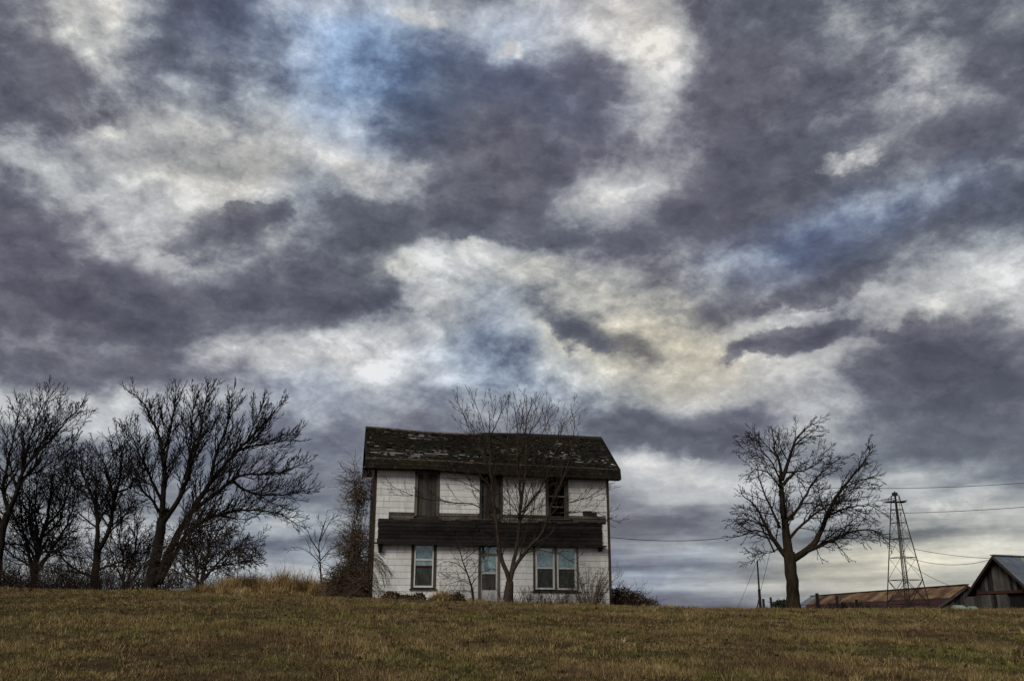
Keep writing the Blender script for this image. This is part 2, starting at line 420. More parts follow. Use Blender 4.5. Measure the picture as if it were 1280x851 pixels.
def _rust(t, b):
    p = pos(t)
    n = t.noise(t.vmath('MULTIPLY', p, (1, 0.4, 1)), 1.6, 6, 0.7)
    c = t.ramp(t.math('ADD', n, t.math('MULTIPLY', t.math('SUBTRACT', objrand(t), 0.5), 0.35)),
               [(0.25, (0.030, 0.016, 0.011)), (0.45, (0.085, 0.044, 0.024)), (0.58, (0.15, 0.085, 0.042)), (0.75, (0.24, 0.165, 0.095))])
    t.l(c, b.inputs['Base Color'])
material('rust_sheet', _rust, 0.7, 0.3)
material('maroon_sheet', _dull((0.022, 0.009, 0.008), (0.055, 0.024, 0.02), 1.2, 0.7), 0.7)
material('zinc_sheet', _dull((0.07, 0.085, 0.11), (0.16, 0.185, 0.22), 1.0, 0.55), 0.45, 0.4)
material('straw_sheet', _dull((0.22, 0.21, 0.15), (0.33, 0.31, 0.23), 1.2, 0.6), 0.6)

def bark(name, c1, c2, sc=6.0):
    def f(t, b):
        p = pos(t)
        n = t.noise(t.vmath('MULTIPLY', p, (sc, sc, sc * 0.25)), 1.5, 6, 0.65)
        n2 = t.noise(p, 1.2, 3, 0.5)
        c = t.mix(t.math('MULTIPLY_ADD', t.math('SUBTRACT', n2, 0.5), 0.8, t.maprange(n, 0.3, 0.7), clamp=True), c1, c2)
        t.l(c, b.inputs['Base Color'])
        bump(t, b, n, 0.9, 0.04)
    return material(name, f, 0.95, 0.05)
bark('bark_dark', (0.008, 0.007, 0.006), (0.028, 0.022, 0.018))
bark('bark_ochre', (0.012, 0.009, 0.006), (0.045, 0.034, 0.021))
bark('bark_brown', (0.016, 0.012, 0.009), (0.075, 0.056, 0.042), 10)
bark('twig_dark', (0.008, 0.007, 0.006), (0.022, 0.018, 0.015), 3)
bark('twig_brown', (0.022, 0.016, 0.012), (0.065, 0.046, 0.034), 3)
bark('vine_stem', (0.03, 0.021, 0.014), (0.15, 0.108, 0.072), 5)

def _leaf(c1, c2, c3):
    def f(t, b):
        n = t.n('ShaderNodeAttribute', attribute_name='tone').outputs['Fac']
        t.l(t.ramp(n, [(0.0, c1), (0.5, c2), (1.0, c3)]), b.inputs['Base Color'])
    return f
material('dead_leaf', _leaf((0.030, 0.018, 0.011), (0.080, 0.048, 0.027), (0.17, 0.115, 0.06)))
material('evergreen', _leaf((0.010, 0.013, 0.008), (0.022, 0.028, 0.015), (0.04, 0.05, 0.025)))
material('litter', _leaf((0.035, 0.022, 0.014), (0.10, 0.062, 0.036), (0.22, 0.15, 0.08)))
material('straw', _leaf((0.075, 0.042, 0.017), (0.29, 0.185, 0.072), (0.55, 0.41, 0.20)))

def _grass(t, b):
    p = pos(t)
    tone = t.n('ShaderNodeAttribute', attribute_name='tone').outputs['Fac']
    dry = t.ramp(tone, [(0.0, (0.062, 0.043, 0.018)), (0.35, (0.175, 0.122, 0.050)), (0.7, (0.30, 0.212, 0.090)), (1.0, (0.50, 0.39, 0.20))])
    grn = t.ramp(tone, [(0.0, (0.034, 0.042, 0.010)), (0.5, (0.10, 0.115, 0.026)), (1.0, (0.23, 0.23, 0.07))])
    q = t.vmath('MULTIPLY', p, (1, 0.6, 0))
    m = t.noise(q, 0.42, 7, 0.7)
    red = t.noise(q, 0.33, 5, 0.6)
    c = t.mix(t.maprange(m, 0.45, 0.62, 0.0, 0.85), dry, grn)
    c = t.mix(t.maprange(red, 0.48, 0.62, 0, 0.75), c, t.mix(tone, (0.035, 0.020, 0.013), (0.22, 0.135, 0.075)))
    t.l(c, b.inputs['Base Color'])
material('grass', _grass, 0.9, 0.1)

def _soil(t, b):
    p = pos(t)
    n = t.noise(p, 3.0, 8, 0.7)
    m = t.noise(t.vmath('MULTIPLY', p, (1, 0.6, 0)), 0.55, 6, 0.65)
    c = t.mix(t.maprange(n, 0.3, 0.7), (0.022, 0.014, 0.008), (0.085, 0.056, 0.028))
    c = t.mix(t.maprange(m, 0.46, 0.66, 0, 0.6), c, (0.045, 0.046, 0.016))
    t.l(c, b.inputs['Base Color'])
    bump(t, b, n, 0.8, 0.05)
material('soil', _soil, 0.95, 0.05)

class MB:
    """collects polygons and links them as one mesh object"""
    def __init__(s): s.v = []; s.f = []; s.tone = []
    def quad(s, a, b, c, d, tone=0.5):
        i = len(s.v); s.v += [tuple(a), tuple(b), tuple(c), tuple(d)]; s.f.append((i, i + 1, i + 2, i + 3)); s.tone += [tone] * 4
    def tri(s, a, b, c, tone=0.5):
        i = len(s.v); s.v += [tuple(a), tuple(b), tuple(c)]; s.f.append((i, i + 1, i + 2)); s.tone += [tone] * 3
    def hexa(s, p, tone=0.5):
        """eight corners: bottom ring 0-3, top ring 4-7"""
        i = len(s.v); s.v += [tuple(q) for q in p]; s.tone += [tone] * 8
        for f in ((3, 2, 1, 0), (4, 5, 6, 7), (0, 1, 5, 4), (1, 2, 6, 5), (2, 3, 7, 6), (3, 0, 4, 7)):
            s.f.append(tuple(i + k for k in f))
    def box(s, a, b, tone=0.5):
        (x0, y0, z0), (x1, y1, z1) = a, b
        s.hexa([(x0, y0, z0), (x1, y0, z0), (x1, y1, z0), (x0, y1, z0), (x0, y0, z1), (x1, y0, z1), (x1, y1, z1), (x0, y1, z1)], tone)
    def prism(s, poly, axis, a, b):
        """polygon in two axes pulled along the third between a and b"""
        n = len(poly); i = len(s.v)
        for w in (a, b):
            for q in poly:
                s.v.append((w, q[0], q[1]) if axis == 'x' else (q[0], w, q[1]) if axis == 'y' else (q[0], q[1], w))
        s.tone += [0.5] * (2 * n)
        s.f.append(tuple(i + k for k in range(n))[::-1]); s.f.append(tuple(i + n + k for k in range(n)))
        for k in range(n):
            s.f.append((i + k, i + (k + 1) % n, i + n + (k + 1) % n, i + n + k))
    def bar(s, a, b, w, h=None, tone=0.5):
        """square bar between two points"""
        a, b = Vector(a), Vector(b); h = h or w
        t = (b - a).normalized()
        n = t.cross(Vector((0, 0, 1))); n = n.normalized() if n.length > 1e-4 else Vector((1, 0, 0))
        m = n.cross(t)
        c = [(-n * w - m * h) / 2, (n * w - m * h) / 2, (n * w + m * h) / 2, (-n * w + m * h) / 2]
        s.hexa([a + q for q in c] + [b + q for q in c], tone)
    def tube(s, pts, rad, sides=3, cap=False):
        n = len(pts); i0 = len(s.v)
        prev = None
        for k in range(n):
            t = (pts[min(k + 1, n - 1)] - pts[max(k - 1, 0)])
            if t.length < 1e-9: t = Vector((0, 0, 1))
            t.normalize()
            if prev is None:
                prev = t.orthogonal().normalized()
            prev = (prev - t * prev.dot(t))
            prev = prev.normalized() if prev.length > 1e-6 else t.orthogonal().normalized()
            bi = t.cross(prev)
            r = rad[k]; p = pts[k]
            for j in range(sides):
                a = 6.28318 * j / sides
                q = p + prev * (r * math.cos(a)) + bi * (r * math.sin(a))
                s.v.append((q.x, q.y, q.z))
        s.tone += [0.5] * (n * sides)
        for k in range(n - 1):
            o = i0 + k * sides
            for j in range(sides):
                s.f.append((o + j, o + (j + 1) % sides, o + sides + (j + 1) % sides, o + sides + j))
        if cap:
            s.f.append(tuple(i0 + (n - 1) * sides + j for j in range(sides)))
            s.f.append(tuple(i0 + j for j in range(sides))[::-1])
    def build(s, name, mat, parent=None, smooth=False, loc=None, tone=False):
        me = bpy.data.meshes.new(name)
        me.from_pydata(s.v, [], s.f)
        me.materials.append(MATS[mat])
        if smooth: me.shade_smooth()
        if tone:
            at_ = me.attributes.new('tone', 'FLOAT', 'POINT')
            at_.data.foreach_set('value', s.tone)
        o = bpy.data.objects.new(name, me)
        COL.objects.link(o)
        if parent: o.parent = parent
        if loc is not None: o.location = loc
        return o

def thing(name, label, cat, loc=(0, 0, 0), rz=0.0, group=None):
    o = bpy.data.objects.new(name, None)
    COL.objects.link(o)
    o.empty_display_size = 0.3
    o.location = loc; o.rotation_euler = (0, 0, rz)
    return tag(o, label, cat, group)

def tag(o, label=None, cat=None, group=None, kind=None):
    if label: o['label'] = label
    if cat: o['category'] = cat
    if group: o['group'] = group
    if kind: o['kind'] = kind
    return o

_unit = {}
def piece(name, mat, parent, a, b, rot=(0, 0, 0), var=None):
    """a board, tile or sheet: a shared, slightly irregular unit box placed by its corners"""
    v = random.randrange(4) if var is None else var
    if (mat, v) not in _unit:
        r = random.Random(v * 7 + 1)
        j = lambda: (r.random() - 0.5) * (0.0 if v == 9 else 0.03)
        m = MB()
        m.hexa([(x + j(), y, z + j()) for x, y, z in ((-.5, -.5, -.5), (.5, -.5, -.5), (.5, .5, -.5), (-.5, .5, -.5),
                                                       (-.5, -.5, .5), (.5, -.5, .5), (.5, .5, .5), (-.5, .5, .5))])
        me = bpy.data.meshes.new(name); me.from_pydata(m.v, [], m.f); me.materials.append(MATS[mat])
        _unit[(mat, v)] = me
    o = bpy.data.objects.new(name, _unit[(mat, v)])
    COL.objects.link(o)
    o.parent = parent
    o.location = tuple((p + q) / 2 for p, q in zip(a, b))
    o.scale = tuple(max(abs(q - p), 1e-3) for p, q in zip(a, b))
    o.rotation_euler = rot
    return o

# ------------------------------------------------------------------ terrain
def smooth_table(xs, ys):
    xs, ys = np.array(xs, float), np.array(ys, float)
    h = np.diff(xs); d = np.diff(ys) / h
    m = np.zeros_like(ys); m[0], m[-1] = d[0], d[-1]
    for i in range(1, len(xs) - 1):
        if d[i - 1] * d[i] > 0:
            w1_, w2_ = 2 * h[i] + h[i - 1], h[i] + 2 * h[i - 1]
            m[i] = (w1_ + w2_) / (w1_ / d[i - 1] + w2_ / d[i])
    def f(x):
        x = np.clip(np.asarray(x, float), xs[0], xs[-1])
        i = np.clip(np.searchsorted(xs, x) - 1, 0, len(h) - 1)
        t = (x - xs[i]) / h[i]
        return ((1 + 2 * t) * (1 - t) ** 2 * ys[i] + t * (1 - t) ** 2 * h[i] * m[i] + t * t * (3 - 2 * t) * ys[i + 1] + t * t * (t - 1) * h[i] * m[i + 1])
    return f
crest = smooth_table([-200, -60, -24, -13, -7, -1, 4.5, 10, 24, 60, 200], [3.35, 3.30, 3.14, 2.93, 2.74, 2.55, 2.38, 2.26, 2.23, 2.1, 1.5])
prof = smooth_table([-60, 0, 20, 36, 43, 48, 56, 80, 120, 240], [-0.6, 0, .52, .89, .985, 1.0, .90, .34, 0, -.1])
def ground_np(x, y):
    b = 0.035 * np.sin(x * 0.9 + 1.3 * np.sin(y * 0.35)) * np.sin(y * 0.7 + 0.8 * np.sin(x * 0.5)) + 0.02 * np.sin(x * 2.3 + y * 1.1) * np.sin(y * 1.9 - x * 0.7)
    return crest(x) * prof(y) + b * np.clip((np.abs(y) + 5) / 20, 0, 1) * (np.abs(x) < 150)
def ground(x, y): return float(ground_np(np.array([x]), np.array([y]))[0])

def build_ground():
    def axis(a, b, st, far):
        core = list(np.arange(a, b + 1e-6, st)); d = st; lo_, hi_ = a, b; L1, L2 = [], []
        while hi_ < far or lo_ > -far:
            d *= 1.35; hi_ += d; lo_ -= d; L1.append(lo_); L2.append(hi_)
        return np.array(L1[::-1] + core + L2)
    xs, ys = axis(-42, 46, 0.4, 6000), axis(-2, 62, 0.4, 6000)
    X, Y = np.meshgrid(xs, ys)
    Z = ground_np(X, Y)
    n, m = len(xs), len(ys)
    v = np.stack([X.ravel(), Y.ravel(), Z.ravel()], 1)
    i = np.arange((m - 1) * n).reshape(m - 1, n)[:, :-1].ravel()
    f = np.stack([i, i + 1, i + n + 1, i + n], 1)
    me = bpy.data.meshes.new('ground'); me.from_pydata(v.tolist(), [], f.tolist())
    me.materials.append(MATS['soil']); me.shade_smooth()
    o = bpy.data.objects.new('ground', me); COL.objects.link(o)
    o['kind'] = 'structure'
build_ground()

def blades(name, mat, P, hgt, wid, lean, label, tone, bend=True, parent=None, ldir=None):
    """many grass blades as one object: P (n,2) roots, hgt / wid / lean arrays"""
    n = len(P)
    z = ground_np(P[:, 0], P[:, 1]) - 0.01
    a = rng.uniform(0, 6.283, n); ld = rng.uniform(0, 6.283, n) if ldir is None else ldir
    ca, sa = np.cos(a) * wid / 2, np.sin(a) * wid / 2
    lx, ly = np.cos(ld) * lean * hgt, np.sin(ld) * lean * hgt
    base = np.stack([P[:, 0], P[:, 1], z], 1)
    side = np.stack([ca, sa, np.zeros(n)], 1)
    tip = base + np.stack([lx, ly, hgt * np.sqrt(np.clip(1 - lean ** 2, .05, 1))], 1)
    if bend:
        mid = base + np.stack([lx * .28, ly * .28, hgt * .58], 1)
        V = np.stack([base - side, base + side, mid + side * .8, mid - side * .8, tip], 1).reshape(-1, 3)
        k = 5
        idx = np.arange(n)[:, None] * 5
        loops = np.concatenate([idx + np.array([0, 1, 2, 3]), idx + np.array([3, 2, 4])], 1).ravel()
        tot = np.tile([4, 3], n); npoly = 2 * n
    else:
        V = np.stack([base - side, base + side, tip], 1).reshape(-1, 3)
        k = 3; loops = np.arange(3 * n); tot = np.full(n, 3); npoly = n
    me = bpy.data.meshes.new(name)
    me.vertices.add(len(V)); me.vertices.foreach_set('co', V.ravel())
    me.loops.add(len(loops)); me.loops.foreach_set('vertex_index', loops)
    me.polygons.add(npoly)
    st = np.concatenate([[0], np.cumsum(tot)[:-1]])
    me.polygons.foreach_set('loop_start', st)
    me.update(calc_edges=True)
    at_ = me.attributes.new('tone', 'FLOAT', 'POINT')
    at_.data.foreach_set('value', np.repeat(tone, k))
    me.materials.append(MATS[mat])
    o = bpy.data.objects.new(name, me); COL.objects.link(o)
    if parent: o.parent = parent
    tag(o, label, None, None, 'stuff')
    return o

def scatter(y0, y1, dens, extra=1.6):
    """random roots in the wedge of field in view, dens per square metre"""
    area = (y1 - y0) * (0.6 * (y0 + y1) + 2 * extra)
    n = int(area * dens)
    y = rng.uniform(y0, y1, n * 2); x = rng.uniform(-1, 1, n * 2) * (0.6 * y1 + extra)
    k = np.abs(x) < 0.6 * y + extra
    return np.stack([x[k], y[k]], 1)[:n]

def fbm2(P, s, seed=0):
    o = np.zeros(len(P)); r = np.random.default_rng(seed)
    for k in range(5):
        f = s * 2 ** k
        a = r.uniform(0, 6.28, 6)
        o += (np.sin(P[:, 0] * f + a[0] + 1.7 * np.sin(P[:, 1] * f * .7 + a[1])) * np.sin(P[:, 1] * f * 1.1 + a[2] + 1.5 * np.sin(P[:, 0] * f * .8 + a[3]))) / 1.6 ** k
    return o

def lawn():
    Ps = np.concatenate([scatter(10, 16, 2100), scatter(16, 24, 1250), scatter(24, 36, 560), scatter(36, 52, 330, 4)])
    cl = fbm2(Ps, 2.2, 3); cl2 = fbm2(Ps, 0.5, 5)
    cl3 = fbm2(Ps, 6.5, 12)
    keep = rng.uniform(-1.7, 1.0, len(Ps)) < .7 * cl + .6 * cl3 + 0.35
    Ps, cl, cl2, cl3 = Ps[keep], cl[keep], cl2[keep], cl3[keep]
    far = np.clip((Ps[:, 1] - 10) / 35, 0, 1)
    h = rng.uniform(.030, .080, len(Ps)) * (1 + .3 * np.clip(cl3, -1, 1)) * (1 + .45 * np.clip(cl, -1, 1.2)) * (1 + .25 * cl2) * (1 + 0.35 * far)
    h = np.clip(h, .02, .2)
    tall = rng.random(len(Ps)) < 0.006
    h[tall] *= rng.uniform(1.6, 2.6, tall.sum())
    w = rng.uniform(.006, .012, len(Ps)) * (1 + 1.1 * far)
    lean = rng.uniform(.15, .95, len(Ps))
    tone = np.clip(rng.normal(.45, .25, len(Ps)) + 0.12 * cl[...] + .10 * cl3, 0, 1)
    blades('grass', 'grass', Ps, h, w, lean, 'short dry brown and olive grass covering the sloping field', tone, bend=False)
    # matted tufts: blades fanning out of one foot
    C = np.concatenate([scatter(10, 18, 9), scatter(18, 30, 5), scatter(30, 48, 2.2, 4)])
    sz = np.clip(rng.lognormal(0, .45, len(C)), .5, 2.6) * (.75 + .4 * (fbm2(C, .8, 21) > .3))
    k = 22
    Cr = np.repeat(C, k, 0); S_ = np.repeat(sz, k)
    a = rng.uniform(0, 6.283, len(Cr)); q = rng.uniform(0, .055, len(Cr)) * S_
    Pt = Cr + np.stack([np.cos(a) * q, np.sin(a) * q], 1)
    far = np.clip((Pt[:, 1] - 10) / 35, 0, 1)
    t0 = np.repeat(rng.normal(.42, .22, len(C)), k)
    blades('grass_tufts', 'grass', Pt, rng.uniform(.05, .105, len(Pt)) * S_ * (1 + .2 * far), rng.uniform(.006, .011, len(Pt)) * (1 + far), rng.uniform(.45, .98, len(Pt)),
           'matted dry grass tufts standing out of the field', np.clip(t0 + rng.normal(0, .16, len(Pt)), 0, 1), ldir=a)
lawn()

# ------------------------------------------------------------------ the house
PHI = R(10.4)
HO = Vector((-6.28, 42.5, 2.60))           # foot of the front left corner
HW, HD = 11.05, 5.2                        # front length, depth
EU = Vector((math.cos(PHI), math.sin(PHI), 0)); EV = Vector((-math.sin(PHI), math.cos(PHI), 0))
CAM = Vector((0, 0, EYE))
def hp(px, py, v=0.0):
    """photograph pixel to (u, w) on the plane v metres behind the house front"""
    d = at(px, py, 1.0) - CAM
    t = ((HO + EV * v) - CAM).dot(EV) / d.dot(EV)
    p = CAM + d * t - HO
    return p.dot(EU), p.z
def rect(x0, y0, x1, y1):
    """a rectangle on the front from the pixels of its sides"""
    xm, ym = (x0 + x1) / 2, (y0 + y1) / 2
    return (hp(x0, ym)[0], hp(xm, y1)[1], hp(x1, ym)[0], hp(xm, y0)[1])

house = thing('farmhouse', 'abandoned two storey white farmhouse with mossy sagging roof and boarded upper doorways', 'house', HO, PHI)
WT = 5.86                                   # wall top
UL = rect(518.5, 590, 549, 645); UM = rect(599.5, 592.5, 628, 650); UR = rect(682, 597, 710, 648)
LL = rect(514, 677, 545, 735.5); LM = rect(598, 679, 624.5, 748); LR = rect(666.5, 682, 722.5, 738.5)
LM = (LM[0], -0.25, LM[2], LM[3])
openings = [UL, UM, UR, LL, LM, LR]

def rect_cells(W_, H0, H1, holes):
    us = sorted({0, W_, *[h[0] for h in holes], *[h[2] for h in holes]})
    ws = sorted({H0, H1, *[h[1] for h in holes], *[h[3] for h in holes]})
    for i in range(len(us) - 1):
        for j in range(len(ws) - 1):
            cu, cw = (us[i] + us[i + 1]) / 2, (ws[j] + ws[j + 1]) / 2
            if not any(h[0] < cu < h[2] and h[1] < cw < h[3] for h in holes):
                yield us[i], ws[j], us[i + 1], ws[j + 1]

m = MB()
for (a, b, c, d) in rect_cells(HW, -0.6, WT, openings):
    m.quad((a, 0, b), (c, 0, b), (c, 0, d), (a, 0, d))
    m.quad((c, .14, b), (a, .14, b), (a, .14, d), (c, .14, d))
for (a, b, c, d) in openings:
    m.quad((a, 0, b), (a, .14, b), (a, .14, d), (a, 0, d)); m.quad((c, .14, b), (c, 0, b), (c, 0, d), (c, .14, d))
    m.quad((a, 0, d), (a, .14, d), (c, .14, d), (c, 0, d)); m.quad((a, .14, b), (a, 0, b), (c, 0, b), (c, .14, b))
front = m.build('front_wall', 'side_timber', house)

# rest of the shell
m = MB(); m.box((0.0, .142, -.6), (.12, HD, WT)); m.prism([(.142, WT), (HD, WT), (HD / 2, WT + 2.25)], 'x', 0.001, .119)
lw = m.build('end_wall', 'side_timber', house)
lw['label'] = 'bare brown weathered end wall'
m = MB(); m.box((HW - .12, .142, -.6), (HW, HD, WT)); m.prism([(.142, WT), (HD, WT), (HD / 2, WT + 2.15)], 'x', HW - .119, HW - .001)
m.build('end_wall', 'side_timber', house)
m = MB(); m.box((.122, HD - .12, -.6), (HW - .122, HD - .002, WT - .01)); m.build('back_wall', 'side_timber', house)
m = MB(); m.box((.13, .15, -.25), (HW - .13, HD - .13, -.12)); m.box((.13, .15, 2.75), (HW - .13, HD - .13, 2.95)); m.box((.13, .15, WT - .28), (HW - .13, HD - .13, WT - .18))
for u in (3.4, 7.6):
    m.box((u, .15, -.1), (u + .1, HD - .13, 2.74)); m.box((u - .7, .15, 2.96), (u - .6, HD - .13, WT - .29))
m.build('interior', 'interior', house)
for u in (-.03, HW - .09):
    m = MB(); m.box((u, -.045, -.45), (u + .12, .10, WT - .02)); m.build('corner_board', 'corner_timber', house)

# boarded band where the porch roof stood, and bare timber over it
BL = hp(473, 646); BR = hp(752, 655)
band_u0, band_u1 = BL[0], BR[0]
band_w1 = (BL[1] + BR[1]) / 2; band_w0 = (hp(473, 677)[1] + hp(752, 682)[1]) / 2
bare_u0 = hp(486, 642)[0]; bare_u1 = hp(757, 650)[0]; bare_w1 = (hp(500, 638)[1] + hp(740, 647)[1]) / 2
for h in (UL, UM, UR): pass
band = bpy.data.objects.new('porch_band', None); COL.objects.link(band); band.parent = house
band['label'] = 'band of dark weathered planks left where the porch roof stood'
rows = 6; rh = (band_w1 - band_w0) / rows
for r_ in range(rows):
    u = band_u0; first = True
    while u < band_u1 - .05:
        L_ = random.uniform(1.9, 4.2) * (0.5 if first and r_ % 2 else 1); first = False
        e = min(u + L_, band_u1)
        if band_u1 - e < .6: e = band_u1
        off = random.uniform(0, .022)
        z0 = band_w0 + r_ * rh
        piece('plank', 'dark_plank', band, (u, -.085 - off, z0 + .012), (e - .012, -.03, z0 + rh - .006), rot=(random.uniform(-.03, .03), random.uniform(-.004, .004), 0))
        u = e
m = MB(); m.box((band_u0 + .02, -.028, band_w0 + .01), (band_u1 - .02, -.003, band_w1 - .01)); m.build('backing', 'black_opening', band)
# overhanging ledge under the band, ragged at both ends
l0 = hp(465.5, 679, -.30)[0]; l1 = hp(759, 683, -.30)[0]
m = MB()
m.hexa([(l0 + .10, -.36, band_w0 - .10), (l1 - .06, -.36, band_w0 - .10), (l1 - .1, -.004, band_w0 - .06), (l0 + .25, -.004, band_w0 - .06),
        (l0, -.34, band_w0 - .035), (l1, -.34, band_w0 - .035), (l1 - .1, -.004, band_w0 + .012), (l0 + .22, -.004, band_w0 + .012)])
m.build('ledge', 'dark_plank', band)
for x0, y0, x1, y1 in ((472.5, 682, 478, 689.5), (747.5, 684, 752, 688.5)):
    q = rect(x0, y0, x1, y1)
    m = MB(); m.hexa([(q[0] + .02, -.2, q[1]), (q[2] - .02, -.2, q[1]), (q[2] - .02, -.01, q[1] - .03), (q[0] + .02, -.01, q[1] - .03),
                      (q[0], -.3, band_w0 - .105), (q[2], -.3, band_w0 - .105), (q[2], -.01, band_w0 - .065), (q[0], -.01, band_w0 - .065)])
    m.build('bracket', 'dark_plank', band)
# bare boards between the band and the siding
segs = [(bare_u0, UL[0] - .02), (UL[2] + .02, UM[0] - .02), (UM[2] + .02, UR[0] - .02), (UR[2] + .02, bare_u1)]
for a, b in segs:
    u = a
    while u < b - .05:
        e = min(u + random.uniform(1.2, 2.4), b)
        if b - e < .5: e = b
        hgt = bare_w1 - band_w1
        piece('bare_board', 'casing' if random.random() < .6 else 'bare_timber', front, (u, -.05, band_w1 + .02), (e - .01, -.003, band_w1 + hgt * random.uniform(.5, .62)), rot=(0, random.uniform(-.008, .008), 0))
        piece('bare_board', 'casing', front, (u, -.03, band_w1 + hgt * .64), (e - .02, -.002, band_w1 + hgt * random.uniform(.92, 1.0)), rot=(0, random.uniform(-.008, .008), 0))
        u = e
q = rect(728, 640, 745, 644)
piece('loose_board', 'dark_plank', front, (q[0], -.10, q[1]), (q[2], -.05, q[3]), rot=(0, R(3), 0))
q = rect(728.5, 638.5, 739, 641)
piece('loose_board', 'bare_timber', front, (q[0], -.07, q[1]), (q[2], -.04, q[3]), rot=(0, R(-2), 0))
for k, (x, y) in enumerate(((610, 651), (655, 650), (700, 650), (640, 652))):     # ragged splinters along the band's top
    u, w = hp(x, y)
    piece('loose_board', 'casing' if k % 2 else 'dark_plank', front, (u - .7, -.13, w - .04), (u + .6, -.09, w + .03), rot=(0, R(random.uniform(-1.5, 1.5)), 0))

for k in range(16):
    u = random.uniform(bare_u0, band_u1 - .3); L_ = random.uniform(.25, .9)
    piece('splinter', random.choice(('casing', 'dark_plank', 'bare_timber')), band, (u, -.125, band_w1 - random.uniform(.01, .09)), (min(u + L_, bare_u1), -.10, band_w1 + random.uniform(.01, .06)), rot=(0, R(random.uniform(-3, 3)), 0))
# siding: each tile a piece of its own
cuts = [*openings, (bare_u0, band_w1 - .05, bare_u1, bare_w1), (band_u0 + .01, band_w0 - .02, band_u1 - .01, band_w1)]
RH, TW = 0.2835, 0.70
def tiles():
    row = 0
    w = -.45
    while w < WT - .02:
        w1 = min(w + RH, WT - .04)
        hs = [h for h in cuts if h[1] < w1 and h[3] > w]
        br = sorted({.09, HW - .09, *[min(max(h[0], .09), HW - .09) for h in hs], *[min(max(h[2], .09), HW - .09) for h in hs]})
        runs = []
        for a, b in zip(br[:-1], br[1:]):
            if b - a < .02: continue
            mid = (a + b) / 2
            free = [(w, w1)]
            for h in hs:
                if h[0] < mid < h[2]:
                    nf = []
                    for p, q in free:
                        if h[1] > p + .01: nf.append((p, min(q, h[1])))
                        if h[3] < q - .01: nf.append((max(p, h[3]), q))
                    free = [(p, q) for p, q in nf if q - p > .02]
            for fr in free:
                if runs and runs[-1][2] == fr and abs(runs[-1][1] - a) < 1e-6: runs[-1][1] = b
                else: runs.append([a, b, fr])
        off = (row * .283 + .11 * (row % 3)) % TW
        for a, b, (p, q) in runs:
            j = a
            while j < b - .03:
                e = min((math.floor((j - off) / TW + 1e-4) + 1) * TW + off, b)
                if b - e < .10: e = b
                yield row, j, e, p, q
                j = e
        w += RH; row += 1
random.seed(21)
for row, a, b, p, q in tiles():
    if row > 2 and random.random() < .008: continue
    o = piece('siding_tile', 'siding', front, (a + .0022, -.020 - random.uniform(0, .004), p + .006), (b - .0022, -.0035, q - .007),
              rot=(R(-1.6), random.uniform(-.002, .002), 0), var=9)

def casing(q, parent, cw=.10, mat='casing', proud=.05, sill=True):
    a, b, c, d = q
    piece('casing', mat, parent, (a - .01, -proud, b), (a + cw, .03, d - cw))
    piece('casing', mat, parent, (c - cw, -proud, b), (c + .01, .03, d - cw))
    piece('casing', mat, parent, (a - .01, -proud - .004, d - cw + .002), (c + .01, .03, d + .01))
    if sill: piece('sill', mat, parent, (a - .06, -proud - .05, b - .05), (c + .06, .05, b - .001), var=9)
def grp(name, label=None):
    o = bpy.data.objects.new(name, None); COL.objects.link(o); o.parent = house
    if label: o['label'] = label
    return o

for q, nm in ((UL, 'left'), (UM, 'mid')):
    d = grp('door', 'upper doorway closed with dark weathered boards')
    casing(q, d, .13 if q is UL else .10, 'casing' if q is UL else 'door_board', sill=False)
    a, c = q[0] + .13, q[2] - .13
    n = 4
    for k in range(n):
        u0 = a + (c - a) * k / n; u1 = a + (c - a) * (k + 1) / n
        piece('door_board', 'door_board', d, (u0 + .004, .04 - random.uniform(0, .015), q[1] + .01), (u1 - .006, .075, q[3] - .14))
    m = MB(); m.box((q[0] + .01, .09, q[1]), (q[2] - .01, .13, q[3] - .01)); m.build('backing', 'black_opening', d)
    if q is UM:
        piece('cross_board', 'dark_plank', d, (a + .3, .0, q[1] + .35), (c, .025, q[1] + .6), rot=(0, R(2), 0))
# upper right sash window, its glass gone
d = grp('window', 'upper window with its glass gone and bare rails across the dark room')
casing(UR, d, .13, sill=True)
a, b, c, e = UR
for x in (a + .125, c - .17): piece('sash_stile', 'casing', d, (x, .05, b + .01), (x + .045, .09, e - .14), var=9)
for f, th in ((.27, .07), (.53, .06), (.80, .07), (.03, .06)):
    w = b + (e - b) * f
    piece('rail', 'casing', d, (a + .17, .055, w), (c - .17, .085, w + th), rot=(0, R(random.uniform(-1, 1)), 0), var=9)

def sash_window(q, name='window', glass=(('teal_glass', .57, .97), ('screen_glass', .04, .53)), extra=None, parent=None):
    a, b, c, e = q
    f = .085
    H = e - b
    for (x0, x1, y0, y1) in ((a, a + f, b, e), (c - f, c, b, e), (a + f, c - f, b, b + f), (a + f, c - f, e - f, e)):
        piece('frame', 'white_frame', parent, (x0, -.03, y0), (x1, .05, y1), var=9)
    for gm, p, r_ in glass:
        piece('pane', gm, parent, (a + f, .03, b + H * p), (c - f, .038, b + H * r_), var=9)
    return a + f, c - f, b, H

# lower left window: storm frame, two upper lights, dark screen below
w1 = grp('window', 'lower left window in a white storm frame with a dark screen in its lower half')
casing(LL, w1, .12, 'door_board', .045)
q = rect(516.8, 679.5, 542.6, 734)
a, c, b, H = sash_window(q, parent=w1, glass=(('teal_glass', .65, .965), ('door_glass', .50, .62), ('screen_glass', .04, .47)))
piece('rail', 'white_frame', w1, (a, -.01, b + H * .617), (c, .04, b + H * .652), var=9)
piece('rail', 'rail_red', w1, (a, -.012, b + H * .468), (c, .04, b + H * .502), var=9)
m = MB(); m.box((LL[0] + .01, .10, LL[1]), (LL[2] - .01, .13, LL[3])); m.build('backing', 'interior', w1)
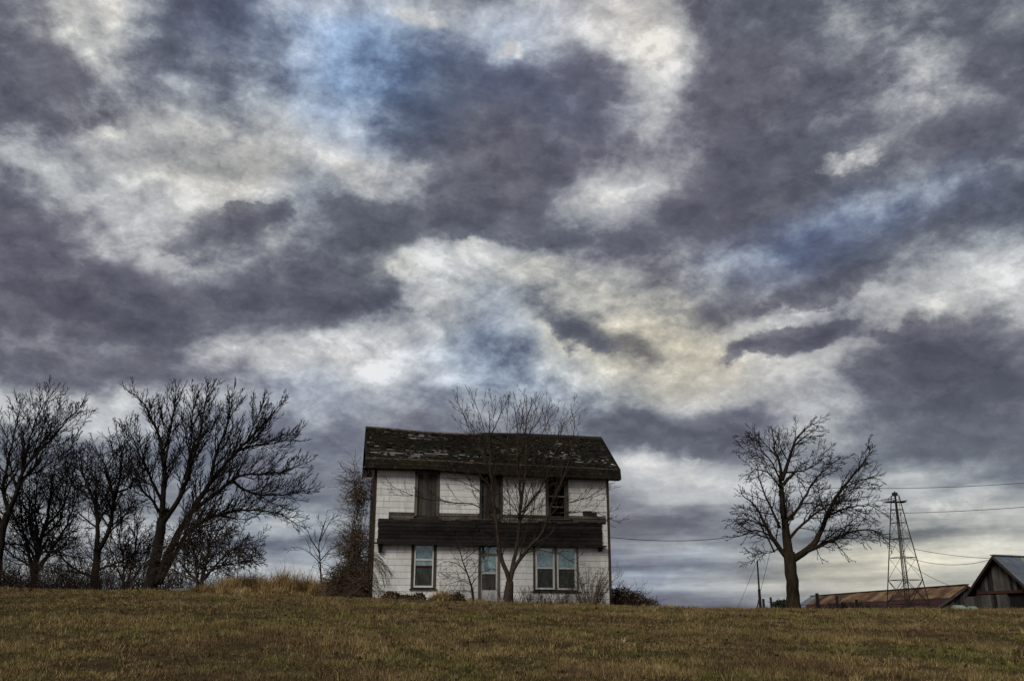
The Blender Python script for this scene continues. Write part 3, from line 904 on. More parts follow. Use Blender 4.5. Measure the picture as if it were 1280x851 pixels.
# front door with transom, bright glass, three dark lights and a grey bottom panel
d = grp('front_door', 'front door with glazed top, dark slatted middle and grey bottom panel')
casing(LM, d, .10, 'casing', .05, sill=False)
a, b, c, e = LM
a += .10; c -= .10
def row_w(y): return hp(611, y)[1]
piece('transom', 'transom_glass', d, (a, .03, row_w(692)), (c, .04, e - .10), var=9)
piece('rail', 'casing', d, (a, .0, row_w(694.5)), (c, .05, row_w(691.5)), var=9)
for x in (a, c - .07): piece('stile', 'door_panel', d, (x, .01, b + .2), (x + .07, .055, row_w(694.6)), var=9)
piece('pane', 'door_glass', d, (a + .07, .03, row_w(715)), (c - .07, .04, row_w(694.6)), var=9)
piece('rail', 'door_panel', d, (a + .07, .01, row_w(717)), (c - .07, .05, row_w(714.8)), var=9)
n = 3
for k in range(n):
    u0 = a + .07 + (c - a - .14) * k / n; u1 = a + .07 + (c - a - .14) * (k + 1) / n
    piece('slat', 'door_board', d, (u0 + .02, .032, row_w(737)), (u1 - .02, .042, row_w(717.2)), var=9)
piece('slat_backing', 'casing', d, (a + .07, .043, row_w(737)), (c - .07, .06, row_w(717.2)), var=9)
piece('bottom_panel', 'door_panel', d, (a + .07, .02, b), (c - .07, .055, row_w(737.2)), var=9)
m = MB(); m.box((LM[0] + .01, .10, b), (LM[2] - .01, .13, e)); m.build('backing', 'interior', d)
# lower right double window
w2 = grp('window', 'lower right pair of sash windows in white frames')
casing(LR, w2, .08, 'casing', .045)
q1, q2 = rect(669.2, 683, 693.2, 736.5), rect(695.8, 683.5, 720.4, 737)
for q in (q1, q2):
    a, c, b, H = sash_window(q, parent=w2, glass=(('teal_glass', .525, .97), ('screen_glass', .035, .48)))
    piece('rail', 'white_frame', w2, (a, -.012, b + H * .482), (c, .045, b + H * .522), var=9)
piece('mullion', 'casing', w2, (q1[2] + .004, -.04, LR[1]), (q2[0] - .004, .04, LR[3] - .08), var=9)
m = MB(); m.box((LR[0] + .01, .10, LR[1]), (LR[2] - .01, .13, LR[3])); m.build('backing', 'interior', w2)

# ---- roof
VE = -.36
eave_pts = [hp(x, y, VE) for x, y in ((457.5, 572), (530, 574.5), (600, 578.5), (690, 582.5), (772, 586.5))]
ridge_pts = [hp(x, y, HD / 2) for x, y in ((458.5, 533.5), (492, 536), (530, 540), (565, 542), (602, 543), (680, 544.5), (752, 548))]
eave_f = smooth_table(*zip(*eave_pts)); ridge_f = smooth_table(*zip(*ridge_pts))
RU0 = min(eave_pts[0][0], ridge_pts[0][0]); RU1 = max(eave_pts[-1][0], ridge_pts[-1][0])
def roof_pt(u, s, lift=0.0, back=False):
    v = VE + (HD / 2 - VE) * s
    e, r_ = float(eave_f(u)), float(ridge_f(u))
    w = e + (r_ - e) * s + .025 * math.sin(u * 1.7 + 2 * s) * math.sin(s * 3.1)
    sl = Vector((0, -(r_ - e), HD / 2 - VE)).normalized()
    p = Vector((u, v, w)) + sl * lift
    if back: p.y = HD - p.y
    return p
roof = bpy.data.objects.new('roof', None); COL.objects.link(roof); roof.parent = house
roof['label'] = 'dark mossy shingle roof, sagging, with rows of shingles gone'
random.seed(33)
NB = 18
def rpix(u, s):
    p = roof_pt(u, s); return pix(HO + EU * p.x + EV * p.y + Vector((0, 0, p.z)))
def holes(x, y):
    """how much of the shingling is gone at a pixel of the photograph's roof, 0 to 1"""
    g = lambda cx, cy, rx, ry: math.exp(-((x - cx) / rx) ** 2 - ((y - cy) / ry) ** 2)
    return (1.0 * g(520, 546.5, 20, 2.6) + .8 * g(550, 548, 22, 2) + 1.0 * g(488, 565, 20, 4) + .95 * g(540, 568, 34, 4.5) + .6 * g(590, 571, 18, 3)
            + .85 * g(700, 571, 22, 3.2) + .95 * g(735, 577, 22, 3) + .5 * g(765, 581, 10, 4) + .4 * g(470, 560, 10, 8) + .35 * g(640, 566, 40, 3) + .4 * g(715, 556, 30, 3))
def board(name, mat, u0, u1, s0, s1, lift, th, back=False, parent=None, tone=.5):
    m = MB()
    c = [(u0, s0), (u1, s0), (u1, s1), (u0, s1)]
    m.hexa([roof_pt(u, s, lift, back) for u, s in c] + [roof_pt(u, s, lift + th, back) for u, s in c], tone)
    return m.build(name, mat, parent)
for back in (False, True):
    for k in range(NB):
        u = RU0 + .04
        while u < RU1 - .1:
            e = min(u + random.uniform(1.8, 3.6), RU1 - .04)
            if RU1 - e < .6: e = RU1 - .04
            um, sm = (u + e) / 2, (k + .5) / NB
            gone = (not back and k in (3, 4, 5) and 7.9 < um < 10.8 and random.random() < .0) or (back and k > 8 and 6.5 < um < 11 and random.random() < .55)
            if not gone:
                s0, s1 = (k + .18) / NB, (k + .66) / NB
                n_ = max(1, int((e - u) / 1.2))
                m = MB()
                for j in range(n_):
                    ua, ub = u + (e - u) * j / n_, u + (e - u) * (j + 1) / n_
                    c = [(ua, s0), (ub, s0), (ub, s1), (ua, s1)]
                    m.hexa([roof_pt(a, s, -.035, back) for a, s in c] + [roof_pt(a, s, -.012, back) for a, s in c])
                m.build('roof_board', 'roof_board', roof)
            u = e + .01
for uu in np.arange(.2, HW, .62):       # rafters under the boards
    for back in (False, True):
        m = MB(); c = [(uu, .0), (uu + .05, .0), (uu + .05, .985), (uu, .985)]
        m.hexa([roof_pt(u, s, -.18, back) for u, s in c] + [roof_pt(u, s, -.04, back) for u, s in c]); m.build('rafter', 'bare_timber', roof)
sh = MB()
NR = 27
for back in (False, True):
    for r_ in range(NR):
        u = RU0
        while u < RU1 - .03:
            wd = random.uniform(.09, .21)
            e = min(u + wd, RU1)
            s0, s1 = r_ / NR, min((r_ + 1.75) / NR, .998)
            x, y = rpix((u + e) / 2, s0)
            miss = holes(x, y) if not back else (.5 if r_ > 13 and 6.5 < u < 11 else .1)
            miss = .85 * miss * (.55 + .9 * (0.5 + 0.5 * math.sin(u * 5.1 + r_ * 2.2)))
            if random.random() > 1.25 * miss + .008:
                curl = random.uniform(0, .02) + (.03 if random.random() < .08 else 0)
                skew = random.uniform(-.012, .012)
                drop = random.uniform(-.006, .006) - (.02 if random.random() < .06 else 0)
                c0 = [(u + .004 + skew, s0 + drop), (e - .004 + skew, s0 + drop), (e - .004, s1), (u + .004, s1)]
                lo_ = [roof_pt(a, s, l_, back) for (a, s), l_ in zip(c0, (.008 + curl, .008 + curl, -.010, -.010))]
                hi_ = [roof_pt(a, s, l_, back) for (a, s), l_ in zip(c0, (.030 + curl, .030 + curl, -.004, -.004))]
                tone = min(1, max(0, random.gauss(.36, .20) + (.35 if random.random() < .02 else 0) + .35 * miss))
                sh.hexa(lo_ + hi_, tone)
            u = e
o = sh.build('shingles', 'shingle', roof, tone=True); o['kind'] = 'stuff'
# boxed eave: steep shingled strip, its tin edge and the soffit
eb_pts = [hp(x, y, VE - .12) for x, y in ((457, 584), (530, 586), (600, 591), (690, 595.5), (773.5, 598.5))]
eb_f = smooth_table(*zip(*eb_pts))
st = MB(); st2 = MB(); tin = MB(); sof = MB()
us = np.linspace(RU0 - .03, RU1 + .03, 30)
for a, b in zip(us[:-1], us[1:]):
    ta, tb, ba, bb = float(eave_f(a)), float(eave_f(b)), float(eb_f(a)), float(eb_f(b))
    st.hexa([(a, VE - .12, ba), (b, VE - .12, bb), (b, VE + .25, bb + .05), (a, VE + .25, ba + .05), (a, VE - .03, ta - .01), (b, VE - .03, tb - .01), (b, VE + .25, tb - .01), (a, VE + .25, ta - .01)])
    sof.hexa([(a, VE - .11, ba - .035), (b, VE - .11, bb - .035), (b, -.03, bb - .03), (a, -.03, ba - .03), (a, VE - .11, ba - .004), (b, VE - .11, bb - .004), (b, -.03, bb - .001), (a, -.03, ba - .001)])
st.build('eave_box', 'dark_plank', roof); sof.build('soffit', 'dark_plank', roof)
es = MB()
for r_ in range(3):
    u = RU0 - .03
    while u < RU1 + .02:
        e = min(u + random.uniform(.10, .2), RU1 + .03)
        f0, f1 = r_ / 3 - .03, (r_ + 1.35) / 3
        f1 = min(f1, .97)
        if random.random() > .03:
            P_ = lambda a, f, l_: (a, VE - .12 + .09 * f - l_, float(eb_f(a)) + (float(eave_f(a)) - .01 - float(eb_f(a))) * f)
            j = random.uniform(0, .012); dd = random.uniform(-.03, .03)
            es.hexa([P_(u + .003, f0 + dd, .008), P_(e - .003, f0 + dd, .008), P_(e - .003, f1, .004), P_(u + .003, f1, .004),
                     P_(u + .003, f0 + dd, .03 + j), P_(e - .003, f0 + dd, .03 + j), P_(e - .003, f1, .010), P_(u + .003, f1, .010)], min(1, max(0, random.gauss(.3, .16))))
        u = e
o = es.build('eave_shingles', 'shingle', roof, tone=True); o['kind'] = 'stuff'
for a, b in zip(us[:-1], us[1:]):
    if random.random() < 2:
        ta, tb = float(eave_f(a)), float(eave_f(b)); k = random.uniform(.03, .06)
        tin.hexa([(a, VE - .075, ta - k), (b, VE - .075, tb - k), (b, VE + .02, tb - .02), (a, VE + .02, ta - .02), (a, VE - .07, ta + .015), (b, VE - .07, tb + .015), (b, VE + .03, tb + .03), (a, VE + .03, ta + .03)])
tin.build('eave_edge', 'eave_tin', roof)
# rake boards down both ends, ridge boards (left stretch worn, right stretch still on)
for u, sgn in ((RU0, 1), (RU1, -1)):
    for back in (False, True):
        m = MB(); c = [(u - .02 * sgn, .0), (u + .03 * sgn, .0), (u + .03 * sgn, .995), (u - .02 * sgn, .995)]
        m.hexa([roof_pt(a, s, -.17, back) for a, s in c] + [roof_pt(a, s, .036, back) for a, s in c]); m.build('rake_board', 'dark_plank', roof)
u_on = hp(602, 543, HD / 2)[0]
edges = [RU0 + k * 1.05 for k in range(int((u_on - RU0) / 1.05) + 1)] + [u_on]
while edges[-1] < RU1 - .5: edges.append(min(edges[-1] + 2.4, RU1))
for a, b in zip(edges[:-1], edges[1:]):
    on = a >= u_on - .01
    m = MB(); hh = .10 if on else .045; dj = random.uniform(-.01, .01)
    for sg in (-1, 1):
        y0 = HD / 2
        wa, wb = float(ridge_f(a)) + dj, float(ridge_f(b)) + dj
        m.hexa([(a, y0 + sg * .16, wa - .08), (b - .01, y0 + sg * .16, wb - .08), (b - .01, y0 + sg * .001, wb + hh - .03), (a, y0 + sg * .001, wa + hh - .03),
                (a, y0 + sg * .17, wa - .055), (b - .01, y0 + sg * .17, wb - .055), (b - .01, y0 + sg * .001, wb + hh), (a, y0 + sg * .001, wa + hh)])
    m.build('ridge_board', 'dark_plank' if on else 'eave_tin', roof)

# ------------------------------------------------------------------ trees
def spline(P, step):
    """smooth path through points, about one sample a step"""
    out_ = []
    n = len(P)
    for i in range(n - 1):
        p0, p1, p2, p3 = P[max(i - 1, 0)], P[i], P[i + 1], P[min(i + 2, n - 1)]
        k = max(2, int((p2 - p1).length / step))
        for j in range(k):
            t = j / k
            out_.append(0.5 * ((2 * p1) + (p2 - p0) * t + (2 * p0 - 5 * p1 + 4 * p2 - p3) * t * t + (3 * p1 - p0 - 3 * p2 + p3) * t ** 3))
    out_.append(P[-1].copy())
    return out_

def rv():
    return Vector((random.uniform(-1, 1), random.uniform(-1, 1), random.uniform(-1, 1)))

class Tree:
    """hand-placed limbs, then branches, twigs and twiglets grown off them"""
    def __init__(s, name, label, px, Y, group=None, limb_mat='bark_dark', twig_mat='twig_dark', cat='tree', rmin=.012,
                 spacing=(.42, .22, .15), length=(.9, 2.0), ratio=(.5, .5), angle=(32, 62), trop=(.10, .10, .08), wind=(0, 0, 0), wig=.18, depth=3, flat=.75):
        s.Y = Y
        x = at(px, 740, Y).x
        s.base = Vector((x, Y, ground(x, Y) - .08))
        s.root = thing(name, label, cat, tuple(s.base), 0, group)
        s.lm, s.tm, s.rmin = limb_mat, twig_mat, rmin
        s.spacing, s.length, s.ratio, s.angle, s.trop, s.wind, s.wig, s.depth, s.flat = spacing, length, ratio, angle, trop, Vector(wind), wig, depth, flat
        s.tw = MB(); s.n = 0
    def P(s, x, y, dy=0.0): return at(x, y, s.Y + dy) - s.base
    def limb(s, pts, r0, r1, dys=0.0, name='limb', sprout=(.16, 1.0), sides=7, dense=1.0, foot=False, lenk=1.0):
        """pts: photograph pixels; dys: how far the tip comes towards (-) or away from (+) the viewer"""
        n = len(pts)
        base_dy = getattr(s, '_dy0', 0.0)
        V = []
        for i, q in enumerate(pts):
            dy = (q[2] if len(q) > 2 else base_dy + dys * (i / (n - 1)) ** 1.3)
            V.append(s.P(q[0], q[1], dy))
        if foot: V[0] = Vector((V[0].x, V[0].y, 0.0))
        path = spline(V, .28)
        L = len(path)
        out_ = []
        for i, p in enumerate(path):
            t = i / (L - 1)
            out_.append(p + rv() * (.035 * min(1, 3 * t)) * (1 if 0 < i < L - 1 else 0))
        rad = [r0 + (r1 - r0) * (i / (L - 1)) ** .8 for i in range(L)]
        if foot:
            for i in range(min(4, L)): rad[i] *= (1.55, 1.25, 1.1, 1.03)[i]
        m = MB(); m.tube(out_, rad, sides, cap=True)
        m.build(name, s.lm, s.root, smooth=True)
        s.sprout(out_, rad, 0, sprout, dense, lenk)
        return out_, rad
    def sprout(s, path, rad, level, rng_=(.15, 1.0), dense=1.0, lenk=1.0):
        if level >= s.depth: return
        seg = [0.0]
        for a, b in zip(path[:-1], path[1:]): seg.append(seg[-1] + (b - a).length)
        tot = seg[-1]
        if tot < .05: return
        sp = s.spacing[min(level, len(s.spacing) - 1)] / dense
        d = tot * rng_[0] + random.random() * sp
        phase = random.uniform(0, 6.28)
        k = 0
        while d < tot * rng_[1]:
            while k < len(seg) - 2 and seg[k + 1] < d: k += 1
            f = (d - seg[k]) / max(seg[k + 1] - seg[k], 1e-6)
            p = path[k].lerp(path[k + 1], f); r = rad[k] + (rad[k + 1] - rad[k]) * f
            t = (path[k + 1] - path[k]).normalized()
            frac = d / tot
            if level == 0:
                L = random.uniform(*s.length) * (1.2 - .75 * frac) * lenk
            else:
                L = s.curL * s.ratio[min(level - 1, len(s.ratio) - 1)] * random.uniform(.6, 1.25) * (1.1 - .5 * frac)
            phase += 2.4 + random.uniform(-.6, .6)
            n1 = t.orthogonal().normalized(); n2 = t.cross(n1)
            side = n1 * math.cos(phase) + n2 * math.sin(phase)
            side.y *= s.flat; side.normalize()
            a = R(random.uniform(*s.angle))
            dirn = (t * math.cos(a) + side * math.sin(a)).normalized()
            s.branch(p, dirn, L, min(r * .62, .012 + .022 * L), level + 1)
            d += sp * random.uniform(.6, 1.4)
        # the tip goes on as a thin spray
        if level <= 1:
            t = (path[-1] - path[-2]).normalized()
            for q in range(2):
                s.branch(path[-1], (t + rv() * .45).normalized(), (random.uniform(*s.length) * .28 if level == 0 else s.curL * .4), rad[-1] * .8, level + 1)
    def branch(s, p, d, L, r, level):
        if L < .10: return
        n = max(3, min(9, int(L / .17) + 2))
        path = [p]; rad = [max(r, s.rmin)]
        st = L / (n - 1)
        trop = s.trop[min(level - 1, len(s.trop) - 1)]
        for i in range(1, n):
            d = (d + rv() * s.wig + Vector((0, 0, trop)) + s.wind * (.5 + .5 * i / n)).normalized()
            path.append(path[-1] + d * st)
            rad.append(max(r * (1 - .72 * i / (n - 1)), s.rmin))
        s.tw.tube(path, rad, 4 if level == 1 else 3)
        s.n += 1
        old = getattr(s, 'curL', 0); s.curL = L
        s.sprout(path, rad, level, (.18, 1.0))
        s.curL = old
    def done(s):
        o = s.tw.build('crown', s.tm, s.root, smooth=False)
        o['kind'] = 'stuff'
        return s.root

LG = 'bare trees in the thicket left of the house'
random.seed(101)
# far left tree, cut by the frame
t = Tree('bare_tree', 'tall bare tree at the far left edge with arching branches', -6, 50.5, LG, spacing=(.26, .19, .16), length=(1.0, 2.5), angle=(22, 48), trop=(.08, .08, .06))
t.limb([(-6, 736), (-1, 695), (4, 660), (12, 638)], .26, .17, 0, 'trunk', (.9, 1), 9, foot=True)
t.limb([(12, 638), (22, 612), (28, 590), (45, 568), (68, 545), (90, 516)], .15, .022, -1.0)
t.limb([(12, 640), (4, 611), (10, 578), (17, 545), (26, 508)], .12, .02, 1.2)
t.limb([(22, 612), (30, 585), (37, 548), (50, 515), (62, 496)], .10, .02, .8)
t.limb([(35, 578), (55, 550), (78, 528), (98, 512)], .06, .018, -1.6)
t.limb([(4, 660), (-10, 620), (-18, 570), (-14, 530)], .12, .02, .5)
t.limb([(0, 690), (-30, 640), (-50, 600)], .10, .02, -.5)
t.limb([(26, 598), (48, 588), (72, 572), (92, 556)], .05, .016, .8)
t.done()
# low many-stemmed tree
t = Tree('bare_tree', 'low dark bare tree with several stems, second from the left edge', 40, 52, LG, spacing=(.19, .16, .15), length=(1.0, 2.2), angle=(26, 60), trop=(.03, .02, .02), wig=.22)
t.limb([(41, 734), (48, 684), (58, 652), (63, 615), (70, 575)], .20, .02, 0, 'trunk', (.15, 1), 8, foot=True)
t.limb([(42, 725), (36, 690), (28, 655), (24, 612)], .12, .018, -.8)
t.limb([(46, 715), (64, 688), (84, 655), (98, 615)], .12, .018, .8)
t.limb([(50, 690), (44, 650), (46, 610), (52, 585)], .09, .018, .8)
t.limb([(44, 712), (18, 695), (2, 680)], .08, .016, -.6)
t.limb([(56, 660), (80, 630), (92, 590), (96, 570)], .08, .016, -.5)
t.limb([(48, 690), (75, 690), (100, 700)], .07, .016, -.9)
t.limb([(44, 700), (30, 670), (14, 640), (6, 610)], .08, .016, .7)
t.limb([(52, 672), (74, 650), (82, 615), (84, 590)], .08, .016, 1.0)
t.limb([(46, 690), (38, 655), (36, 620), (38, 592)], .07, .016, -1.1)
t.done()
# slim forked tree
t = Tree('bare_tree', 'slim bare tree with a forked trunk left of the widest tree', 118, 50, LG, spacing=(.16, .14, .13), length=(.9, 2.2), angle=(24, 55), trop=(.06, .05, .03), wig=.2)
t.limb([(118, 736), (120, 705), (121, 690)], .22, .19, 0, 'trunk', (.6, 1), 8, foot=True)
t.limb([(121, 690), (122, 657), (118, 628), (106, 598), (100, 568)], .15, .02, .6)
t.limb([(121, 692), (134, 668), (141, 640), (140, 611), (131, 582), (116, 560)], .15, .02, -.6)
t.limb([(141, 632), (150, 598), (152, 565), (146, 545)], .09, .018, .6)
t.limb([(122, 712), (150, 702), (182, 686)], .07, .014, .6)
t.limb([(119, 720), (100, 715), (80, 700), (64, 684)], .08, .014, -.6)
t.limb([(112, 612), (92, 600), (78, 590)], .06, .015, .4)
t.limb([(140, 615), (158, 612), (170, 595)], .06, .015, .4)
t.done()
# thin stems between the slim tree and the widest one
t = Tree('bare_tree', 'thin many-stemmed bare tree low between the slim forked tree and the widest tree', 158, 53, LG, 'bark_brown', 'twig_brown', spacing=(.16, .14, .13), length=(.8, 1.8), angle=(22, 55), trop=(.05, .03, .02), wig=.2)
t.limb([(156, 738), (154, 705), (150, 672), (152, 640)], .08, .014, 0, 'trunk', (.2, 1), 6, foot=True)
t.limb([(158, 736), (166, 700), (172, 668), (170, 640)], .08, .014, .5, 'trunk')
t.limb([(157, 734), (142, 700), (134, 672)], .06, .014, -.5)
t.limb([(160, 730), (182, 700), (192, 676)], .06, .014, .5)
t.done()
# the widest tree
t = Tree('bare_tree', 'widest bare tree with spreading limbs leaning towards the house', 188, 47, LG, spacing=(.175, .135, .12), length=(.9, 2.1), ratio=(.44, .5), angle=(20, 44), trop=(.10, .10, .08), wind=(.025, 0, 0), wig=.15)
t.limb([(186, 737), (196, 690), (203, 648)], .34, .22, 0, 'trunk', (.8, 1), 10, foot=True)
t.limb([(203, 648), (204, 615), (206, 585), (201, 552), (193, 532), (180, 505), (167, 492)], .17, .02, .5, lenk=.9)
t.limb([(199, 640), (188, 622), (176, 612), (162, 592)], .09, .02, -1.0)
t.limb([(202, 625), (186, 592), (170, 559), (160, 534)], .09, .018, -.6)
t.limb([(204, 652), (225, 621), (239, 582), (248, 552), (255, 513), (262, 489)], .16, .02, -.8)
t.limb([(206, 582), (212, 542), (219, 503), (220, 485)], .08, .018, -.3)
t.limb([(196, 730), (216, 680), (239, 641), (262, 605), (288, 572), (324, 536), (348, 508)], .24, .022, .7, 'trunk', (.3, 1), 9)
t.limb([(262, 605), (271, 565), (285, 529), (290, 500)], .10, .018, 1.2)
t.limb([(240, 640), (271, 615), (298, 595), (324, 592), (350, 590), (377, 580)], .13, .018, -.6)
t.limb([(200, 728), (229, 674), (255, 651), (281, 641), (311, 637), (344, 640), (372, 656)], .15, .016, -1.2)
t.limb([(290, 600), (310, 614), (345, 619), (385, 612)], .08, .016, 1.0)
t.limb([(285, 575), (305, 560), (335, 555), (366, 548)], .08, .016, 1.6)
t.limb([(232, 600), (238, 560), (240, 520), (243, 492)], .08, .018, 1.4)
t.limb([(310, 550), (318, 528), (328, 508)], .05, .016, -.6)
t.done()
# low twiggy tree in front of the dry grass
t = Tree('bare_tree', 'low reddish brown bare tree under the widest tree, beside the dry grass', 250, 46, LG, 'bark_brown', 'twig_brown', spacing=(.11, .13, .13), length=(.8, 1.9), trop=(.02, .0, .0), wig=.24)
t.limb([(248, 738), (245, 705), (240, 678), (232, 655)], .10, .016, 0, 'trunk', (.15, 1), 6, foot=True)
t.limb([(252, 736), (258, 700), (268, 672), (284, 652)], .09, .016, .6)
t.limb([(250, 730), (275, 700), (298, 682), (318, 680)], .08, .014, -.6)
t.limb([(247, 728), (228, 705), (214, 690)], .07, .014, .5)
t.limb([(256, 710), (262, 680), (258, 655), (262, 640)], .06, .014, -.5)
t.limb([(262, 708), (290, 705), (318, 698)], .05, .014, .5)
t.done()
# small sapling between the dry grass and the house
t = Tree('sapling', 'thin black bare sapling standing in the dry grass left of the house', 402, 45.2, None, spacing=(.30, .2, .15), length=(.5, 1.2), trop=(.12, .08, .06), rmin=.008, depth=2)
t.limb([(403, 738), (401, 705), (399, 684), (403, 660), (408, 648)], .06, .012, 0, 'trunk', (.3, 1), 6, foot=True)
t.limb([(399, 690), (390, 675), (383, 660)], .03, .010, -.3)
t.limb([(400, 676), (410, 655), (420, 645)], .03, .010, .3)
t.limb([(401, 700), (412, 688), (424, 680)], .03, .010, .3)
t.limb([(400, 704), (388, 692), (374, 684)], .025, .010, -.3)
t.done()

# right hand tree, combed by the wind
random.seed(212)
t = Tree('bare_tree', 'lone wind-combed bare tree with a thick trunk right of the house', 992, 48, None, 'bark_ochre', 'twig_dark', spacing=(.22, .15, .12), length=(.8, 1.9), ratio=(.45, .5), angle=(25, 58), trop=(.02, .0, -.02), wind=(-.02, 0, .02), wig=.13)
t.limb([(992, 763), (991, 735), (988, 708), (986, 690)], .32, .29, 0, 'trunk', (.97, 1), 12, foot=True)
t.limb([(985, 698), (975, 686), (966, 673), (958, 659), (949, 640), (938, 627), (927, 617)], .16, .02, -.5, lenk=.8)
t.limb([(986, 696), (983, 668), (979, 640), (976, 608), (975, 580), (969, 562), (966, 544)], .27, .022, .4, lenk=.85)
t.wind = Vector((.09, 0, 0))
t.limb([(977, 600), (984, 582), (989, 566), (993, 551), (1006, 536), (1022, 528)], .12, .018, -.4, lenk=.85)
t.limb([(989, 700), (1003, 691), (1017, 680), (1029, 657), (1038, 633), (1054, 608), (1073, 586), (1090, 564)], .20, .020, .8)
t.limb([(1005, 690), (1023, 683), (1049, 671), (1074, 662), (1096, 664), (1108, 676)], .12, .016, -.8)
t.limb([(982, 652), (997, 636), (1012, 610), (1026, 592), (1046, 575)], .10, .016, 1.0)
t.limb([(985, 675), (1003, 655), (1022, 640), (1042, 628), (1064, 626)], .09, .015, -1.0)
t.wind = Vector((-.02, 0, .02))
t.limb([(975, 660), (962, 630), (951, 605), (947, 585)], .08, .016, .6, lenk=.8)
t.limb([(968, 672), (945, 662), (928, 668), (918, 671)], .06, .014, .5, lenk=.7)
t.limb([(976, 600), (966, 580), (955, 565), (948, 555)], .06, .015, -.6)
t.wind = Vector((.08, 0, 0))
t.limb([(1034, 645), (1060, 634), (1085, 632), (1103, 640)], .07, .014, .5)
t.limb([(1050, 614), (1070, 602), (1095, 594)], .05, .014, .6)
t.limb([(1040, 676), (1052, 686), (1060, 698)], .035, .012, -.4, lenk=.45)
t.limb([(1020, 684), (1025, 696)], .03, .012, .4, lenk=.35)
t.limb([(1072, 664), (1082, 674)], .03, .012, .4)
t.wind = Vector((-.02, 0, 0))
t.limb([(972, 686), (963, 690), (953, 690)], .04, .012, .3)
t.limb([(968, 690), (950, 655), (934, 642), (924, 641)], .05, .014, .8, lenk=.7)
t.limb([(958, 659), (940, 650), (926, 648), (916, 653)], .05, .013, -.5, lenk=.7)
t.limb([(976, 608), (958, 590), (944, 587), (936, 592)], .05, .014, -.8, lenk=.7)
t.limb([(970, 570), (955, 552), (948, 545)], .04, .014, .4)
t.wind = Vector((.08, 0, 0))
t.limb([(977, 590), (990, 590), (1010, 586), (1030, 572)], .06, .014, .7)
st_, _ = t.limb([(979, 606), (985, 598), (992, 592)], .10, .07, -.3, 'broken_stub', (1, 1), 6)
t.done()

# tree before the house
random.seed(305)
t = Tree('bare_tree', 'slender brown bare tree forking before the front door of the house', 635, 41.4, None, 'bark_brown', 'twig_brown', spacing=(.34, .22, .18), length=(.6, 1.5), ratio=(.42, .45), angle=(20, 46), trop=(.12, .10, .07), rmin=.0075, wig=.10, flat=1.0)
t.limb([(635, 752), (636, 738), (637, 726)], .19, .165, 0, 'trunk', (1, 1), 10, foot=True)
t.limb([(635.5, 745), (636, 724), (626, 694), (621, 664), (617, 628), (614, 595), (612, 545), (611, 515)], .12, .014, -.5, sprout=(.3, 1))
t.limb([(636, 742), (638.5, 717), (646, 684), (650, 646), (650, 612), (647, 572), (646, 536), (642, 508)], .115, .014, .2, sprout=(.35, 1))
t.limb([(651, 636), (655, 605), (659, 572), (656, 538), (664, 506)], .06, .013, -.6)
t.limb([(637, 736), (641, 712), (659, 687), (678, 664), (690, 630), (705, 595), (716, 560), (718, 525)], .10, .012, -.6)
t.limb([(652, 640), (672, 616), (683, 595), (695, 562), (706, 528)], .055, .012, .5)
t.limb([(684, 648), (706, 630), (735, 622), (760, 606)], .03, .010, -.8)
t.limb([(686, 642), (715, 640), (742, 640), (772, 652)], .028, .010, .2)
t.limb([(619, 650), (596, 632), (560, 627), (522, 621), (490, 608)], .035, .010, -.8)
t.limb([(618, 635), (600, 614), (580, 604), (562, 596)], .03, .010, -.3)
t.limb([(614, 595), (600, 560), (586, 535), (578, 512)], .035, .010, .4)
t.limb([(647, 572), (660, 545), (676, 520), (686, 508)], .035, .010, .3)
t.limb([(612, 545), (622, 525), (628, 505)], .028, .010, -.3)
t.limb([(622, 668), (606, 690), (596, 702)], .02, .009, -.6)
t.limb([(660, 686), (690, 690), (712, 700)], .02, .009, -.6)
t.limb([(646, 684), (662, 655), (668, 630), (664, 604)], .035, .010, -.9)
for ex, ey in ((606, 600), (628, 606), (640, 588), (668, 596), (690, 604), (700, 628), (606, 640), (676, 580)):
    t.limb([(650 + random.uniform(-4, 4), 648), ((650 + ex) / 2, (645 + ey) / 2 - 4), (ex, ey)], .022, .008, random.uniform(-.9, .3))
for ex, ey in ((570, 500), (592, 498), (632, 498), (655, 494), (674, 500), (694, 512), (724, 510)):
    t.limb([((640 * 1.2 + ex) / 2.2, 585), ((640 * .5 + ex) / 1.5, 545), (ex, ey)], .024, .008, random.uniform(-.5, .8))
t.limb([(627, 697), (634, 668), (638, 640), (634, 612)], .03, .010, -.8)
t.done()
random.seed(41)
t = Tree('sapling', 'small dark leaning sapling before the wall between window and front door', 591, 42.4, None, 'bark_dark', 'twig_dark', spacing=(.20, .16, .12), length=(.45, 1.1), angle=(40, 75), trop=(-.02, 0, 0), rmin=.007, wig=.2, depth=2)
t.limb([(591.5, 750), (589.5, 734), (582.5, 713), (575.5, 690), (567, 677)], .05, .014, -.2, 'trunk', (.15, 1), 7, foot=True)
t.limb([(583, 714), (572, 705), (560, 702), (547, 706)], .022, .008, -.3)
t.limb([(588, 730), (575, 725), (560, 730)], .02, .008, -.4)
t.limb([(579, 700), (590, 690), (602, 684)], .02, .008, -.4)
t.done()

